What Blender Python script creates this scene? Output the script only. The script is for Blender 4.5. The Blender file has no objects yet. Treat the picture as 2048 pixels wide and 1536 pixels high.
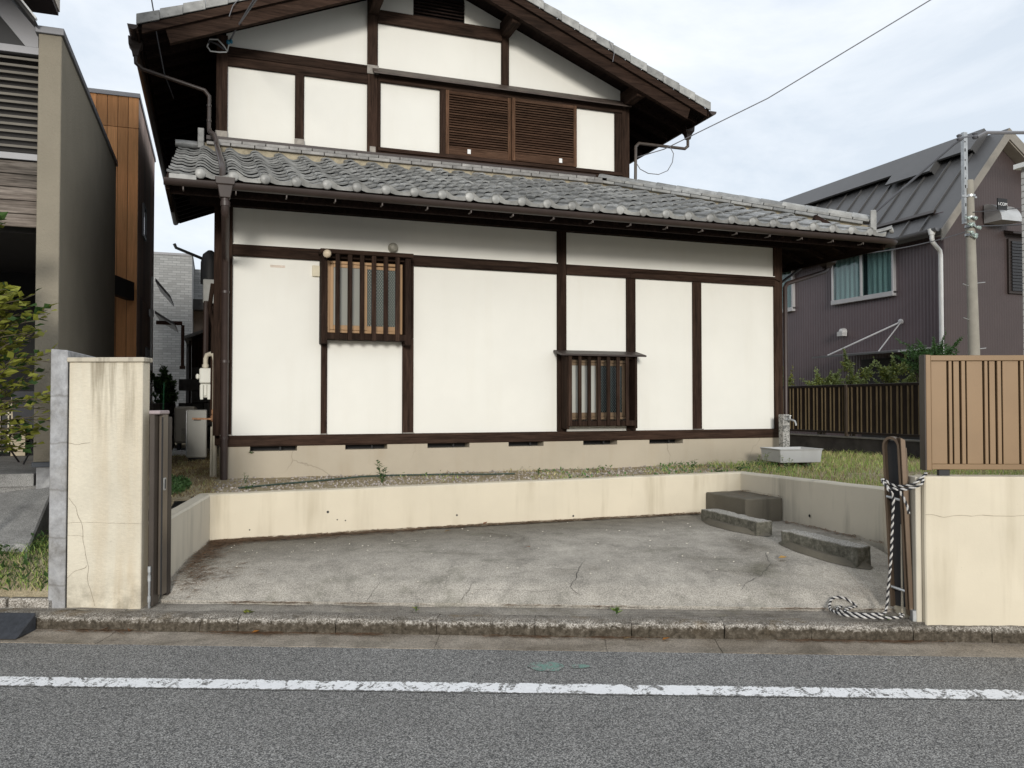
import bpy, math, random
from mathutils import Vector, Matrix, noise
random.seed(7)
R = math.radians
SC = bpy.context.scene
C = SC.collection

# ------------------------------------------------------------------ camera, sky, sun, exposure
cam_d = bpy.data.cameras.new('camera'); cam = bpy.data.objects.new('camera', cam_d); C.objects.link(cam)
cam_d.sensor_width = 36.0; cam_d.lens = 29.11; cam_d.clip_start = .05; cam_d.clip_end = 2000
PSI = math.atan2(594, 1656)
cam.location = (0, 0, 1.5); cam.rotation_euler = (math.pi/2 + math.atan2(37, 1656), 0, -PSI)
SC.camera = cam

TO_SUN = Vector((-.24, -.95, .215)).normalized()
SUN_EL = math.asin(TO_SUN.z); SUN_AZ = math.atan2(TO_SUN.x, TO_SUN.y)
world = bpy.data.worlds.new('World'); SC.world = world; world.use_nodes = True
nt = world.node_tree; nt.nodes.clear()
def wn(t, **k):
    n = nt.nodes.new(t)
    for a, b in k.items(): setattr(n, a, b)
    return n
w_out = wn('ShaderNodeOutputWorld'); w_bg = wn('ShaderNodeBackground'); w_bg.inputs[1].default_value = .132
w_sky = wn('ShaderNodeTexSky', sky_type='NISHITA'); w_sky.sun_disc = False
w_sky.sun_elevation = SUN_EL; w_sky.sun_rotation = SUN_AZ; w_sky.air_density = 1.0; w_sky.dust_density = 1.0
w_tc = wn('ShaderNodeTexCoord'); w_map = wn('ShaderNodeMapping'); w_map.inputs['Scale'].default_value = (1, 1, 2.6)
w_n1 = wn('ShaderNodeTexNoise'); w_n1.inputs['Scale'].default_value = 2.6; w_n1.inputs['Detail'].default_value = 8; w_n1.inputs['Roughness'].default_value = .6; w_n1.inputs['Distortion'].default_value = .3
w_r1 = wn('ShaderNodeValToRGB')
w_r1.color_ramp.elements[0].position = .36; w_r1.color_ramp.elements[0].color = (6.0, 6.6, 7.35, 1)
w_r1.color_ramp.elements[1].position = .66; w_r1.color_ramp.elements[1].color = (8.5, 8.75, 9.1, 1)
w_mix = wn('ShaderNodeMix', data_type='RGBA'); w_mix.inputs[0].default_value = .9
L = nt.links.new
L(w_tc.outputs['Generated'], w_map.inputs[0]); L(w_map.outputs[0], w_n1.inputs['Vector']); L(w_n1.outputs[0], w_r1.inputs[0])
L(w_sky.outputs[0], w_mix.inputs[6]); L(w_r1.outputs[0], w_mix.inputs[7]); L(w_mix.outputs[2], w_bg.inputs[0]); L(w_bg.outputs[0], w_out.inputs[0])

sun_d = bpy.data.lights.new('sun', 'SUN'); sun_d.energy = 2.3; sun_d.angle = R(11); sun_d.color = (1, .965, .9)
sun = bpy.data.objects.new('sun', sun_d); C.objects.link(sun); sun.rotation_euler = TO_SUN.to_track_quat('Z', 'Y').to_euler()
SC.view_settings.view_transform = 'Standard'; SC.view_settings.look = 'None'
SC.view_settings.exposure = -.01; SC.view_settings.gamma = 1; SC.view_settings.use_curve_mapping = False

# ------------------------------------------------------------------ helpers
class MB:
    """collects vertices and faces, builds ONE mesh object"""
    def __init__(s): s.v = []; s.f = []; s.m = []; s.k = 0
    def add(s, vs, fs):
        o = len(s.v); s.v += [tuple(p) for p in vs]
        for f in fs: s.f.append([i+o for i in f]); s.m.append(s.k)
    def box(s, x0, x1, y0, y1, z0, z1):
        s.add([(x0,y0,z0),(x1,y0,z0),(x1,y1,z0),(x0,y1,z0),(x0,y0,z1),(x1,y0,z1),(x1,y1,z1),(x0,y1,z1)],
              [(0,3,2,1),(4,5,6,7),(0,1,5,4),(1,2,6,5),(2,3,7,6),(3,0,4,7)])
    def obox(s, c, ax, hx, hy, hz):
        """oriented box: centre c, ax = 3 axes"""
        c = Vector(c); a, b, d = [Vector(q).normalized() for q in ax]
        P = [c + a*hx*i + b*hy*j + d*hz*k for k in (-1,1) for (i,j) in ((-1,-1),(1,-1),(1,1),(-1,1))]
        s.add(P, [(0,3,2,1),(4,5,6,7),(0,1,5,4),(1,2,6,5),(2,3,7,6),(3,0,4,7)])
    def bar(s, p, q, w, h, up=(0,0,1)):
        """rectangular bar from p to q, width w (sideways), height h (along up)"""
        p = Vector(p); q = Vector(q); d = (q-p).normalized(); u = Vector(up); u = (u - d*u.dot(d)).normalized(); sd = d.cross(u)
        s.obox((p+q)/2, (d, sd, u), (q-p).length/2, w/2, h/2)
    def prism(s, poly, d):
        """polygon (3D points) extruded by vector d"""
        n = len(poly); d = Vector(d); a = [Vector(p) for p in poly]; b = [p+d for p in a]
        s.add(a+b, [tuple(range(n))[::-1], tuple(range(n, 2*n))] + [(i, (i+1) % n, n+(i+1) % n, n+i) for i in range(n)])
    def tube(s, pts, r, n=8, cap=True):
        pts = [Vector(p) for p in pts]; rs = r if isinstance(r, (list, tuple)) else [r]*len(pts)
        V = []; F = []; t0 = (pts[1]-pts[0]).normalized(); up = Vector((0,0,1)) if abs(t0.z) < .9 else Vector((1,0,0)); u = t0.cross(up).normalized()
        for i, p in enumerate(pts):
            if i == 0: t = pts[1]-pts[0]
            elif i == len(pts)-1: t = pts[-1]-pts[-2]
            else: t = (pts[i+1]-p).normalized() + (p-pts[i-1]).normalized()
            t.normalize(); u = (u - t*u.dot(t)).normalized(); w = t.cross(u)
            for k in range(n):
                a = 2*math.pi*k/n; V.append(p + (u*math.cos(a) + w*math.sin(a))*rs[i])
        for i in range(len(pts)-1):
            for k in range(n): F.append((i*n+k, i*n+(k+1) % n, (i+1)*n+(k+1) % n, (i+1)*n+k))
        if cap: F += [tuple(range(n))[::-1], tuple((len(pts)-1)*n+k for k in range(n))]
        s.add(V, F)
    def lathe(s, c, ax, prof, n=14):
        """prof = [(dist along axis, radius)]"""
        c = Vector(c); a = Vector(ax).normalized(); t = Vector((0,0,1)) if abs(a.z) < .9 else Vector((1,0,0)); u = a.cross(t).normalized(); w = a.cross(u)
        V = []; F = []
        for d, r in prof:
            for k in range(n):
                q = 2*math.pi*k/n; V.append(c + a*d + (u*math.cos(q)+w*math.sin(q))*max(r, 1e-4))
        for i in range(len(prof)-1):
            for k in range(n): F.append((i*n+k, i*n+(k+1) % n, (i+1)*n+(k+1) % n, (i+1)*n+k))
        F += [tuple(range(n))[::-1], tuple((len(prof)-1)*n+k for k in range(n))]
        s.add(V, F)
    def quad(s, a, b, c, d): s.add([a,b,c,d], [(0,1,2,3)])
    def leaf(s, p, d, up, l, w):
        """small folded leaf: 4 triangles"""
        p = Vector(p); d = Vector(d).normalized(); sd = d.cross(Vector(up)); sd = sd.normalized() if sd.length > 1e-4 else Vector((1,0,0)); n = sd.cross(d)
        s.add([p, p+d*l*.45+sd*w*.5+n*w*.12, p+d*l, p+d*l*.45-sd*w*.5+n*w*.12, p+d*l*.5], [(0,1,4),(1,2,4),(2,3,4),(3,0,4)])
    def build(s, name, mat, parent=None, bevel=0, smooth=False, angle=40, org=None, seg=1):
        me = bpy.data.meshes.new(name)
        o0 = base_of(parent) if parent is not None else Vector(org or (0,0,0))
        me.from_pydata([(x-o0[0], y-o0[1], z-o0[2]) for x, y, z in s.v], [], s.f)
        mats = mat if isinstance(mat, (list, tuple)) else [mat]
        for m in mats: me.materials.append(m)
        if len(mats) > 1: me.polygons.foreach_set('material_index', s.m)
        if smooth:
            me.polygons.foreach_set('use_smooth', [True]*len(me.polygons)); me.set_sharp_from_angle(angle=R(angle))
        me.update()
        ob = bpy.data.objects.new(name, me); C.objects.link(ob)
        if parent is not None: ob.parent = parent
        else: ob.location = o0
        if bevel:
            b = ob.modifiers.new('bevel', 'BEVEL'); b.width = bevel; b.segments = seg; b.limit_method = 'ANGLE'; b.angle_limit = R(35); b.harden_normals = False
        return ob
def base_of(o):
    p = Vector((0,0,0))
    while o is not None: p = p + o.location; o = o.parent
    return p
def tag(o, label=None, cat=None, group=None, kind=None):
    if label: o['label'] = label
    if cat: o['category'] = cat
    if group: o['group'] = group
    if kind: o['kind'] = kind
    return o
def thing(name, loc, label, cat, group=None):
    o = bpy.data.objects.new(name, None); C.objects.link(o); o.location = loc; o.empty_display_size = .2
    return tag(o, label, cat, group)
def Bx(name, mat, parent, x0, x1, y0, y1, z0, z1, bevel=0):
    b = MB(); b.box(x0, x1, y0, y1, z0, z1); return b.build(name, mat, parent, bevel)
def copyto(src, parent, loc):
    c = src.copy(); C.objects.link(c); c.parent = parent; c.location = loc; return c
A = R(22.5); CA, SA = math.cos(A), math.sin(A)
def st(u, v, z=0): return Vector((u*CA + v*SA, -u*SA + v*CA, z))      # street frame: u along the kerb, v away from the road
UX = Vector((CA, -SA, 0)); VX = Vector((SA, CA, 0)); ZX = Vector((0,0,1))
def sbox(b, u0, u1, v0, v1, z0, z1):
    b.obox(st((u0+u1)/2, (v0+v1)/2, (z0+z1)/2), (UX, VX, ZX), (u1-u0)/2, (v1-v0)/2, (z1-z0)/2)
def rough(ob, amp, scale, sub=0):
    me = ob.data
    for v in me.vertices:
        p = ob.location + v.co; v.co += noise.noise_vector(Vector(p)*scale)*amp
def grid_box(b, p0, du, dv, dz, nu, nv, nz):
    """subdivided box shell for roughened stone: origin p0, edge vectors"""
    p0, du, dv, dz = [Vector(q) for q in (p0, du, dv, dz)]
    idx = {}
    def vid(i, j, k):
        if (i,j,k) not in idx: idx[(i,j,k)] = len(V); V.append(p0 + du*(i/nu) + dv*(j/nv) + dz*(k/nz))
        return idx[(i,j,k)]
    V = []; F = []
    for i in range(nu):
        for j in range(nv):
            F.append((vid(i,j,0), vid(i,j+1,0), vid(i+1,j+1,0), vid(i+1,j,0))); F.append((vid(i,j,nz), vid(i+1,j,nz), vid(i+1,j+1,nz), vid(i,j+1,nz)))
        for k in range(nz):
            F.append((vid(i,0,k), vid(i+1,0,k), vid(i+1,0,k+1), vid(i,0,k+1))); F.append((vid(i,nv,k), vid(i,nv,k+1), vid(i+1,nv,k+1), vid(i+1,nv,k)))
    for j in range(nv):
        for k in range(nz):
            F.append((vid(0,j,k), vid(0,j,k+1), vid(0,j+1,k+1), vid(0,j+1,k))); F.append((vid(nu,j,k), vid(nu,j+1,k), vid(nu,j+1,k+1), vid(nu,j,k+1)))
    b.add(V, F)

# ------------------------------------------------------------------ materials
class NT:
    def __init__(s, name):
        s.m = bpy.data.materials.new(name); s.m.use_nodes = True; s.t = s.m.node_tree; s.t.nodes.clear()
        s.out = s.n('ShaderNodeOutputMaterial'); s.b = s.n('ShaderNodeBsdfPrincipled'); s.l(s.b.outputs[0], s.out.inputs[0])
        s.tc = s.n('ShaderNodeTexCoord')
    def n(s, t, **k):
        q = s.t.nodes.new(t)
        for a, b in k.items(): setattr(q, a, b)
        return q
    def l(s, a, b): s.t.links.new(a, b)
    def co(s, scale=(1,1,1)):
        m = s.n('ShaderNodeMapping'); m.inputs['Scale'].default_value = scale; s.l(s.tc.outputs['Object'], m.inputs[0]); return m.outputs[0]
    def noise(s, scale, detail=4, rough=.6, st=(1,1,1), dist=0):
        q = s.n('ShaderNodeTexNoise'); q.inputs['Scale'].default_value = scale; q.inputs['Detail'].default_value = detail
        q.inputs['Roughness'].default_value = rough; q.inputs['Distortion'].default_value = dist; s.l(s.co(st), q.inputs['Vector']); return q.outputs[0]
    def ramp(s, fac, stops):
        q = s.n('ShaderNodeValToRGB'); e = q.color_ramp.elements
        while len(e) < len(stops): e.new(.5)
        for i, (p, c) in enumerate(stops):
            e[i].position = p; e[i].color = (c[0], c[1], c[2], 1) if isinstance(c, (tuple, list)) else (c, c, c, 1)
        s.l(fac, q.inputs[0]); return q.outputs[0]
    def mix(s, fac, a, b, mode='MIX'):
        q = s.n('ShaderNodeMix', data_type='RGBA', blend_type=mode)
        for i, x in ((0, fac), (6, a), (7, b)):
            if isinstance(x, (int, float)): q.inputs[i].default_value = x
            elif isinstance(x, (tuple, list)): q.inputs[i].default_value = (x[0], x[1], x[2], 1)
            else: s.l(x, q.inputs[i])
        return q.outputs[2]
    def math(s, op, a, b=0.0):
        q = s.n('ShaderNodeMath', operation=op)
        for i, x in ((0, a), (1, b)):
            if isinstance(x, (int, float)): q.inputs[i].default_value = x
            else: s.l(x, q.inputs[i])
        return q.outputs[0]
    def bump(s, h, strength, dist=.01):
        q = s.n('ShaderNodeBump'); q.inputs['Strength'].default_value = strength; q.inputs['Distance'].default_value = dist
        s.l(h, q.inputs['Height']); s.l(q.outputs[0], s.b.inputs['Normal'])
    def col(s, c):
        if isinstance(c, (tuple, list)): s.b.inputs['Base Color'].default_value = (c[0], c[1], c[2], 1)
        else: s.l(c, s.b.inputs['Base Color'])
    def done(s, rough=.8, metal=0, spec=.5):
        if isinstance(rough, (int, float)): s.b.inputs['Roughness'].default_value = rough
        else: s.l(rough, s.b.inputs['Roughness'])
        s.b.inputs['Metallic'].default_value = metal; s.b.inputs['Specular IOR Level'].default_value = spec
        return s.m
def sc(c, k): return tuple(min(1, x*k) for x in c)
def plain(name, c, rough=.6, metal=0, var=.12, scale=6, bump=0, bscale=90, st=(1,1,1), rnd=0, spec=.5):
    s = NT(name); f = s.noise(scale, 4, .6, st); k = s.ramp(f, [(.3, sc(c, 1-var)), (.7, sc(c, 1+var))])
    if rnd:
        oi = s.n('ShaderNodeObjectInfo'); k = s.mix(1, k, s.ramp(oi.outputs['Random'], [(0, 1-rnd), (1, 1+rnd)]), 'MULTIPLY')
    s.col(k)
    if bump: s.bump(s.noise(bscale, 3, .7), bump)
    return s.done(rough, metal, spec)
def wood(name, c, axis, rough=.65, var=.45, fine=1):
    s = NT(name); stv = [16, 16, 16]; stv[axis] = .9
    f = s.noise(1.6*fine, 5, .62, tuple(stv), .6); g = s.noise(1.1, 3, .5)
    k = s.ramp(f, [(.3, sc(c, .35 if var > .3 else 1-var)), (.5, c), (.72, sc(c, (1.3 if var > .3 else 1)+var))])
    k = s.mix(s.ramp(g, [(.35, 0), (.75, .55)]), k, sc((c[0]*1.15, c[1], c[2]*.95), 1.35))
    h = s.noise(7*fine, 3, .7, tuple(stv), .3); k = s.mix(1, k, s.ramp(h, [(.3, .55), (.5, 1), (.7, 1.4)] if var > .3 else [(.3, .88), (.7, 1.12)]), 'MULTIPLY')
    oi = s.n('ShaderNodeObjectInfo'); k = s.mix(1, k, s.ramp(oi.outputs['Random'], [(0, .75), (1, 1.25)]), 'MULTIPLY')
    s.col(k); s.bump(f, .35, .004); return s.done(.85, 0, .08)
def stain_wall(name, c, streak, amt=.5, bump=.12, bscale=120, crack=True, rough=.9, top=None, scale=1.0):
    s = NT(name)
    big = s.noise(1.3*scale, 5, .6); lo_ = .97 if name == 'white_plaster' else .9; k = s.ramp(big, [(.3, sc(c, lo_)), (.7, sc(c, 1.03))])
    stv = s.noise(5.5*scale, 4, .6, (1, 1, .1)); m = s.math('MULTIPLY', s.ramp(stv, [(.5, 0), (.72, 1)]), s.ramp(s.noise(1.1*scale, 3), [(.35, 0), (.65, amt)]))
    k = s.mix(m, k, streak)
    sp = s.noise(38, 3, .8); k = s.mix(s.ramp(sp, [(.68, 0), (.76, .35)]), k, sc(streak, .7))
    if crack:
        vo = s.n('ShaderNodeTexVoronoi', feature='DISTANCE_TO_EDGE'); vo.inputs['Scale'].default_value = .85
        dn = s.n('ShaderNodeTexNoise'); dn.inputs['Scale'].default_value = 3; dn.inputs['Detail'].default_value = 5; s.l(s.co(), dn.inputs['Vector'])
        va = s.n('ShaderNodeVectorMath', operation='ADD'); vs = s.n('ShaderNodeVectorMath', operation='SCALE'); vs.inputs[3].default_value = .35
        s.l(dn.outputs['Color'], vs.inputs[0]); s.l(vs.outputs[0], va.inputs[0]); s.l(s.co(), va.inputs[1]); s.l(va.outputs[0], vo.inputs['Vector'])
        cr = s.math('MULTIPLY', s.ramp(vo.outputs['Distance'], [(.0, 1), (.008, 0)]), s.ramp(s.noise(1.0, 2), [(.5, 0), (.62, .4)]))
        k = s.mix(cr, k, (.1, .08, .06))
    s.col(k); s.bump(s.noise(bscale, 4, .7), bump, .006); return s.done(rough, 0, .25)

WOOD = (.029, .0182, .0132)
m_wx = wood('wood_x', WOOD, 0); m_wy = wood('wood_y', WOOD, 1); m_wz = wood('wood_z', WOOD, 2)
m_soffit_shade = wood('soffit_wood_shaded', (.017, .011, .009), 1, .8)  # timber brown darkened, the shade under the eaves put into its colour
m_shutter = wood('shutter_wood', (.058, .034, .022), 0, .55); m_shutter_v = wood('shutter_wood_v', (.095, .055, .034), 2, .55)
m_plaster = stain_wall('white_plaster', (.76, .745, .685), (.68, .65, .57), .3, .05, 60, False, .9)
m_found = stain_wall('foundation_mortar', (.44, .385, .30), (.36, .29, .2), .5, .1, 90, True)
m_cream = stain_wall('cream_wall', (.645, .575, .445), (.36, .30, .2), .6, .12, 70, False)
m_cream_pillar = stain_wall('cream_pillar', (.64, .58, .46), (.42, .31, .19), .95, .3, 60, True)
m_cream_shade = stain_wall('cream_wall_shade', (.60, .545, .44), (.24, .22, .18), .8, .12, 70, False)  # streaked cream, greyed so side-facing walls carry their shade in the colour
m_conc_plain = stain_wall('grey_concrete', (.36, .355, .355), (.17, .16, .15), .9, .2, 80, False)
m_conc_dark = stain_wall('mossy_concrete', (.085, .078, .06), (.035, .033, .025), .8, .6, 60, False)
m_gutter = plain('gutter_brown', (.036, .024, .02), .5, 0, .15, 9)
m_pipe = plain('downpipe_brown', (.042, .027, .023), .45, 0, .15, 9)
m_steel = plain('galvanised_steel', (.42, .43, .43), .42, .7, .2, 14)
m_flash = plain('weathered_flashing', (.21, .19, .165), .5, .4, .35, 12)
m_black = plain('black_paint', (.012, .012, .013), .6)
m_white = plain('white_plastic', (.74, .74, .72), .45, 0, .04)
m_mortar = plain('yellow_mortar', (.33, .285, .20), .95, 0, .25, 14, .3, 60)
def post_conc():
    s = NT('mottled_concrete'); a = s.noise(3.2, 6, .7, dist=.6); b = s.noise(17, 5, .75); sx = s.n('ShaderNodeSeparateXYZ'); s.l(s.tc.outputs['Object'], sx.inputs[0])
    k = s.ramp(a, [(.32, (.19,.18,.165)), (.45, (.31,.305,.30)), (.6, (.36,.36,.365)), (.72, (.46,.46,.455))]); k = s.mix(1, k, s.ramp(b, [(.3,.72), (.7,1.2)]), 'MULTIPLY')
    w = s.math('ABSOLUTE', s.math('SUBTRACT', s.math('FRACT', s.math('ADD', s.math('MULTIPLY', sx.outputs[2], 3.1), s.math('MULTIPLY', s.math('SUBTRACT', a, .5), .25))), .5)); k = s.mix(s.ramp(w, [(.0,.55), (.035,.0)]), k, (.13,.12,.105))
    s.col(k); s.bump(b, .35, .008); return s.done(.92, 0, .2)
m_conc = post_conc()
def pillar_mat():
    s = NT('stained_render'); c = (.64,.585,.47); big = s.noise(1.6, 6, .65); k = s.ramp(big, [(.3, sc(c,.86)), (.55, c), (.75, sc(c,1.05))])
    st1 = s.noise(4.5, 5, .65, (1,1,.12), .4); k = s.mix(s.math('MULTIPLY', s.ramp(st1, [(.44,0), (.66,1)]), s.ramp(s.noise(.9, 2), [(.3,.2), (.55,.6)])), k, (.50,.40,.265))
    st2 = s.noise(11, 4, .7, (1,1,.07)); sx = s.n('ShaderNodeSeparateXYZ'); s.l(s.tc.outputs['Object'], sx.inputs[0])
    top = s.math('MULTIPLY', s.ramp(st2, [(.46,0), (.62,1)]), s.ramp(s.math('MULTIPLY', sx.outputs[2], .5), [(.5,0), (.84,.9)])); k = s.mix(top, k, (.27,.23,.165))
    low = s.math('MULTIPLY', s.ramp(s.noise(7, 5, .7), [(.4,0), (.65,1)]), s.ramp(sx.outputs[2], [(.02,.75), (.28,0)])); k = s.mix(low, k, (.22,.19,.14))
    sp = s.noise(46, 3, .8); k = s.mix(s.ramp(sp, [(.69,0), (.75,.5)]), k, (.3,.26,.2)); gr = s.noise(30, 4, .7, (1,1,3)); k = s.mix(1, k, s.ramp(gr, [(.3,.93), (.7,1.05)]), 'MULTIPLY')
    s.col(k); s.bump(s.math('ADD', gr, s.math('MULTIPLY', s.noise(90,3,.7), .5)), .28, .008); return s.done(.92, 0, .2)
m_pillar = pillar_mat()
def tile_mat(name, c, rnd):
    s = NT(name); oi = s.n('ShaderNodeObjectInfo')
    va = s.n('ShaderNodeVectorMath', operation='ADD'); cx = s.n('ShaderNodeCombineXYZ')
    for i in range(3): s.l(s.math('MULTIPLY', oi.outputs['Random'], 37.0*(i+1)), cx.inputs[i])
    s.l(s.tc.outputs['Object'], va.inputs[0]); s.l(cx.outputs[0], va.inputs[1])
    n1 = s.n('ShaderNodeTexNoise'); n1.inputs['Scale'].default_value = 9; n1.inputs['Detail'].default_value = 5; s.l(va.outputs[0], n1.inputs['Vector'])
    n2 = s.n('ShaderNodeTexNoise'); n2.inputs['Scale'].default_value = 30; n2.inputs['Detail'].default_value = 4; s.l(va.outputs[0], n2.inputs['Vector'])
    k = s.ramp(n1.outputs[0], [(.3, sc(c, .68)), (.55, c), (.75, sc(c, 1.35))])
    k = s.mix(s.ramp(n2.outputs[0], [(.58, 0), (.72, .55)]), k, sc(c, .42))
    k = s.mix(1, k, s.ramp(oi.outputs['Random'], [(0, 1-rnd), (.5, 1), (1, 1+rnd)]), 'MULTIPLY')
    s.col(k); s.bump(n2.outputs[0], .25, .003); return s.done(.42, 0, .5)
m_tile = tile_mat('grey_roof_tile', (.265, .268, .262), .26)
m_tile_lt = tile_mat('pale_roof_tile', (.30, .297, .28), .2); m_noshi = tile_mat('ridge_tile_grey', (.235, .225, .21), .22)
def asphalt_nodes(s):
    n1 = s.noise(130, 3, .75); n2 = s.noise(1.1, 3, .6)
    vg = s.n('ShaderNodeTexVoronoi'); vg.inputs['Scale'].default_value = 185; s.l(s.co(), vg.inputs['Vector']); sg_ = s.n('ShaderNodeSeparateColor'); s.l(vg.outputs['Color'], sg_.inputs[0])
    k = s.ramp(s.math('ADD', s.math('MULTIPLY', sg_.outputs[2], .6), s.math('MULTIPLY', n1, .4)), [(.22, (.055, .054, .051)), (.5, (.185, .180, .171)), (.74, (.37, .36, .34))])
    vo = s.n('ShaderNodeTexVoronoi'); vo.inputs['Scale'].default_value = 110; s.l(s.co(), vo.inputs['Vector'])
    sp = s.n('ShaderNodeSeparateColor'); s.l(vo.outputs['Color'], sp.inputs[0])
    wh = s.math('MULTIPLY', s.ramp(sp.outputs[0], [(.94, 0), (.95, 1)]), s.ramp(vo.outputs['Distance'], [(.3, 1), (.45, 0)]))
    k = s.mix(s.math('MULTIPLY', wh, .75), k, (.5, .5, .48))
    dk = s.math('MULTIPLY', s.ramp(sp.outputs[1], [(.80, 0), (.83, 1)]), .55); k = s.mix(dk, k, (.06, .06, .063))
    k = s.mix(1, k, s.ramp(n2, [(.3, .88), (.7, 1.1)]), 'MULTIPLY')
    return k, vo.outputs['Distance']
s = NT('asphalt'); k, h = asphalt_nodes(s); s.col(k); s.bump(h, .7, .006); m_asphalt = s.done(.85, 0, .3)
def worn_paint(name, c, lo, hi, edge=False):
    s = NT(name); k, h = asphalt_nodes(s)
    w = s.noise(11, 6, .72, (1, .55, 1), 1.2); w2 = s.noise(70, 3, .7); ww = s.math('ADD', s.math('MULTIPLY', w, .66), s.math('MULTIPLY', w2, .34))
    if edge:
        sx = s.n('ShaderNodeSeparateXYZ'); s.l(s.tc.outputs['Object'], sx.inputs[0]); tt = s.math('SUBTRACT', s.math('SUBTRACT', sx.outputs[1], s.math('MULTIPLY', sx.outputs[0], .008)), 4.294)
        de = s.math('MINIMUM', tt, s.math('SUBTRACT', .164, tt)); ww = s.math('ADD', ww, s.ramp(de, [(0, 0), (.022, .16)])); ww = s.math('SUBTRACT', ww, .15)
    f = s.ramp(ww, [(lo, 0), (hi, 1)])
    s.col(s.mix(f, k, s.ramp(s.noise(50, 3), [(.3, sc(c, .9)), (.7, c)]))); s.bump(h, .4, .005); return s.done(.8, 0, .3)
m_line = worn_paint('worn_white_paint', (.86, .86, .86), .455, .485, True)
m_green = worn_paint('worn_green_paint', (.16, .29, .24), .47, .57)
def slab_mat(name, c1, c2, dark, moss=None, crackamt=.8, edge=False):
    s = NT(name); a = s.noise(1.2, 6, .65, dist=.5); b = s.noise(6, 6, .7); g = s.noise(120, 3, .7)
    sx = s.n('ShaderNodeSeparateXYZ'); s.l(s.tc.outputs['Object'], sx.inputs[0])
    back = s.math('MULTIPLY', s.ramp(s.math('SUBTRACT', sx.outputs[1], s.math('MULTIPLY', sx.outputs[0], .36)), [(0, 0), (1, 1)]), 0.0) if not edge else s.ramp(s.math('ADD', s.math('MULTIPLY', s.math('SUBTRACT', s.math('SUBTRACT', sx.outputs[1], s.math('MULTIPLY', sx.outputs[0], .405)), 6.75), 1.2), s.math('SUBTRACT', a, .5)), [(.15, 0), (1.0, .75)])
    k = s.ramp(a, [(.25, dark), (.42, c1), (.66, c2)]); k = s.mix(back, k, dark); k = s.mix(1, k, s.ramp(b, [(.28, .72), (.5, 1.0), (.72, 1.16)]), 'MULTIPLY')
    k = s.mix(1, k, s.ramp(g, [(.36, .62), (.64, 1.34)]), 'MULTIPLY')
    if moss: k = s.mix(s.ramp(s.noise(2.2, 5, .7), [(.56, 0), (.72, .6)]), k, moss)
    vo = s.n('ShaderNodeTexVoronoi', feature='DISTANCE_TO_EDGE'); vo.inputs['Scale'].default_value = .62
    dn = s.n('ShaderNodeTexNoise'); dn.inputs['Scale'].default_value = 2.6; dn.inputs['Detail'].default_value = 6; dn.inputs['Roughness'].default_value = .65; s.l(s.co(), dn.inputs['Vector'])
    vs = s.n('ShaderNodeVectorMath', operation='SCALE'); vs.inputs[3].default_value = .6; va = s.n('ShaderNodeVectorMath', operation='ADD')
    s.l(dn.outputs['Color'], vs.inputs[0]); s.l(vs.outputs[0], va.inputs[0]); s.l(s.co(), va.inputs[1]); s.l(va.outputs[0], vo.inputs['Vector'])
    cr = s.math('MULTIPLY', s.ramp(vo.outputs['Distance'], [(0, 1), (.0085, 0)]), s.ramp(s.noise(.7, 2), [(.42, 0), (.5, crackamt)]))
    k = s.mix(cr, k, (.03, .027, .023)); s.col(k)
    hh = s.math('SUBTRACT', s.math('ADD', s.math('MULTIPLY', b, .6), s.math('MULTIPLY', g, .4)), cr); s.bump(hh, .5, .008); return s.done(.92, 0, .2)
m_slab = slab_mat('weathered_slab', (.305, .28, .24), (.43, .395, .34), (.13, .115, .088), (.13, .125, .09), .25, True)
m_strip = slab_mat('patched_strip', (.19, .168, .14), (.30, .275, .235), (.09, .077, .06), (.13, .115, .06), .4)
m_gutslab = slab_mat('gutter_concrete', (.20, .168, .13), (.32, .28, .23), (.10, .083, .06), (.09, .085, .06), .3)
m_drive = slab_mat('driveway_concrete', (.26, .255, .245), (.34, .335, .32), (.18, .172, .16), None, .0)
def kerb_mat():
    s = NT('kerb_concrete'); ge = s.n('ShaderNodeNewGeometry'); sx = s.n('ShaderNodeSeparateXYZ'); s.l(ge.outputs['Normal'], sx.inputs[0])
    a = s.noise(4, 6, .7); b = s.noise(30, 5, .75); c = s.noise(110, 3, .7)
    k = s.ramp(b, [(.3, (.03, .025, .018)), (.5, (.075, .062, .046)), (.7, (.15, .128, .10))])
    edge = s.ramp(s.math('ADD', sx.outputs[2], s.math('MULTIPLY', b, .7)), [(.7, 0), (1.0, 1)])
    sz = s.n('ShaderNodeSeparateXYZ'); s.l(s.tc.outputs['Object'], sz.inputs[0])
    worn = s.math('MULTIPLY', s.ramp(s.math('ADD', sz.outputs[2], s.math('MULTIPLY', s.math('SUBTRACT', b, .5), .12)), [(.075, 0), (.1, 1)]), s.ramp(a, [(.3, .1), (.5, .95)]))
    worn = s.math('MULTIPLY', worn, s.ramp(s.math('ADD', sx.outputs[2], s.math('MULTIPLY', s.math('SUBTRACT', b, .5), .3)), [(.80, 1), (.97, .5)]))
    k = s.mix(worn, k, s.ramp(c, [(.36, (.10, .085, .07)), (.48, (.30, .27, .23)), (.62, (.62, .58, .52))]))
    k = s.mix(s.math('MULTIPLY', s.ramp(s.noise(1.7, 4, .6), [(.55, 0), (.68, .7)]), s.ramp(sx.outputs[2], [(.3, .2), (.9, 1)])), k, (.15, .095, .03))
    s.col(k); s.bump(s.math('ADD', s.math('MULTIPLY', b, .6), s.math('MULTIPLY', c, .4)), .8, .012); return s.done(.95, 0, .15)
m_kerb = kerb_mat()
m_soil = NT('yard_soil'); s = m_soil
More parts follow.
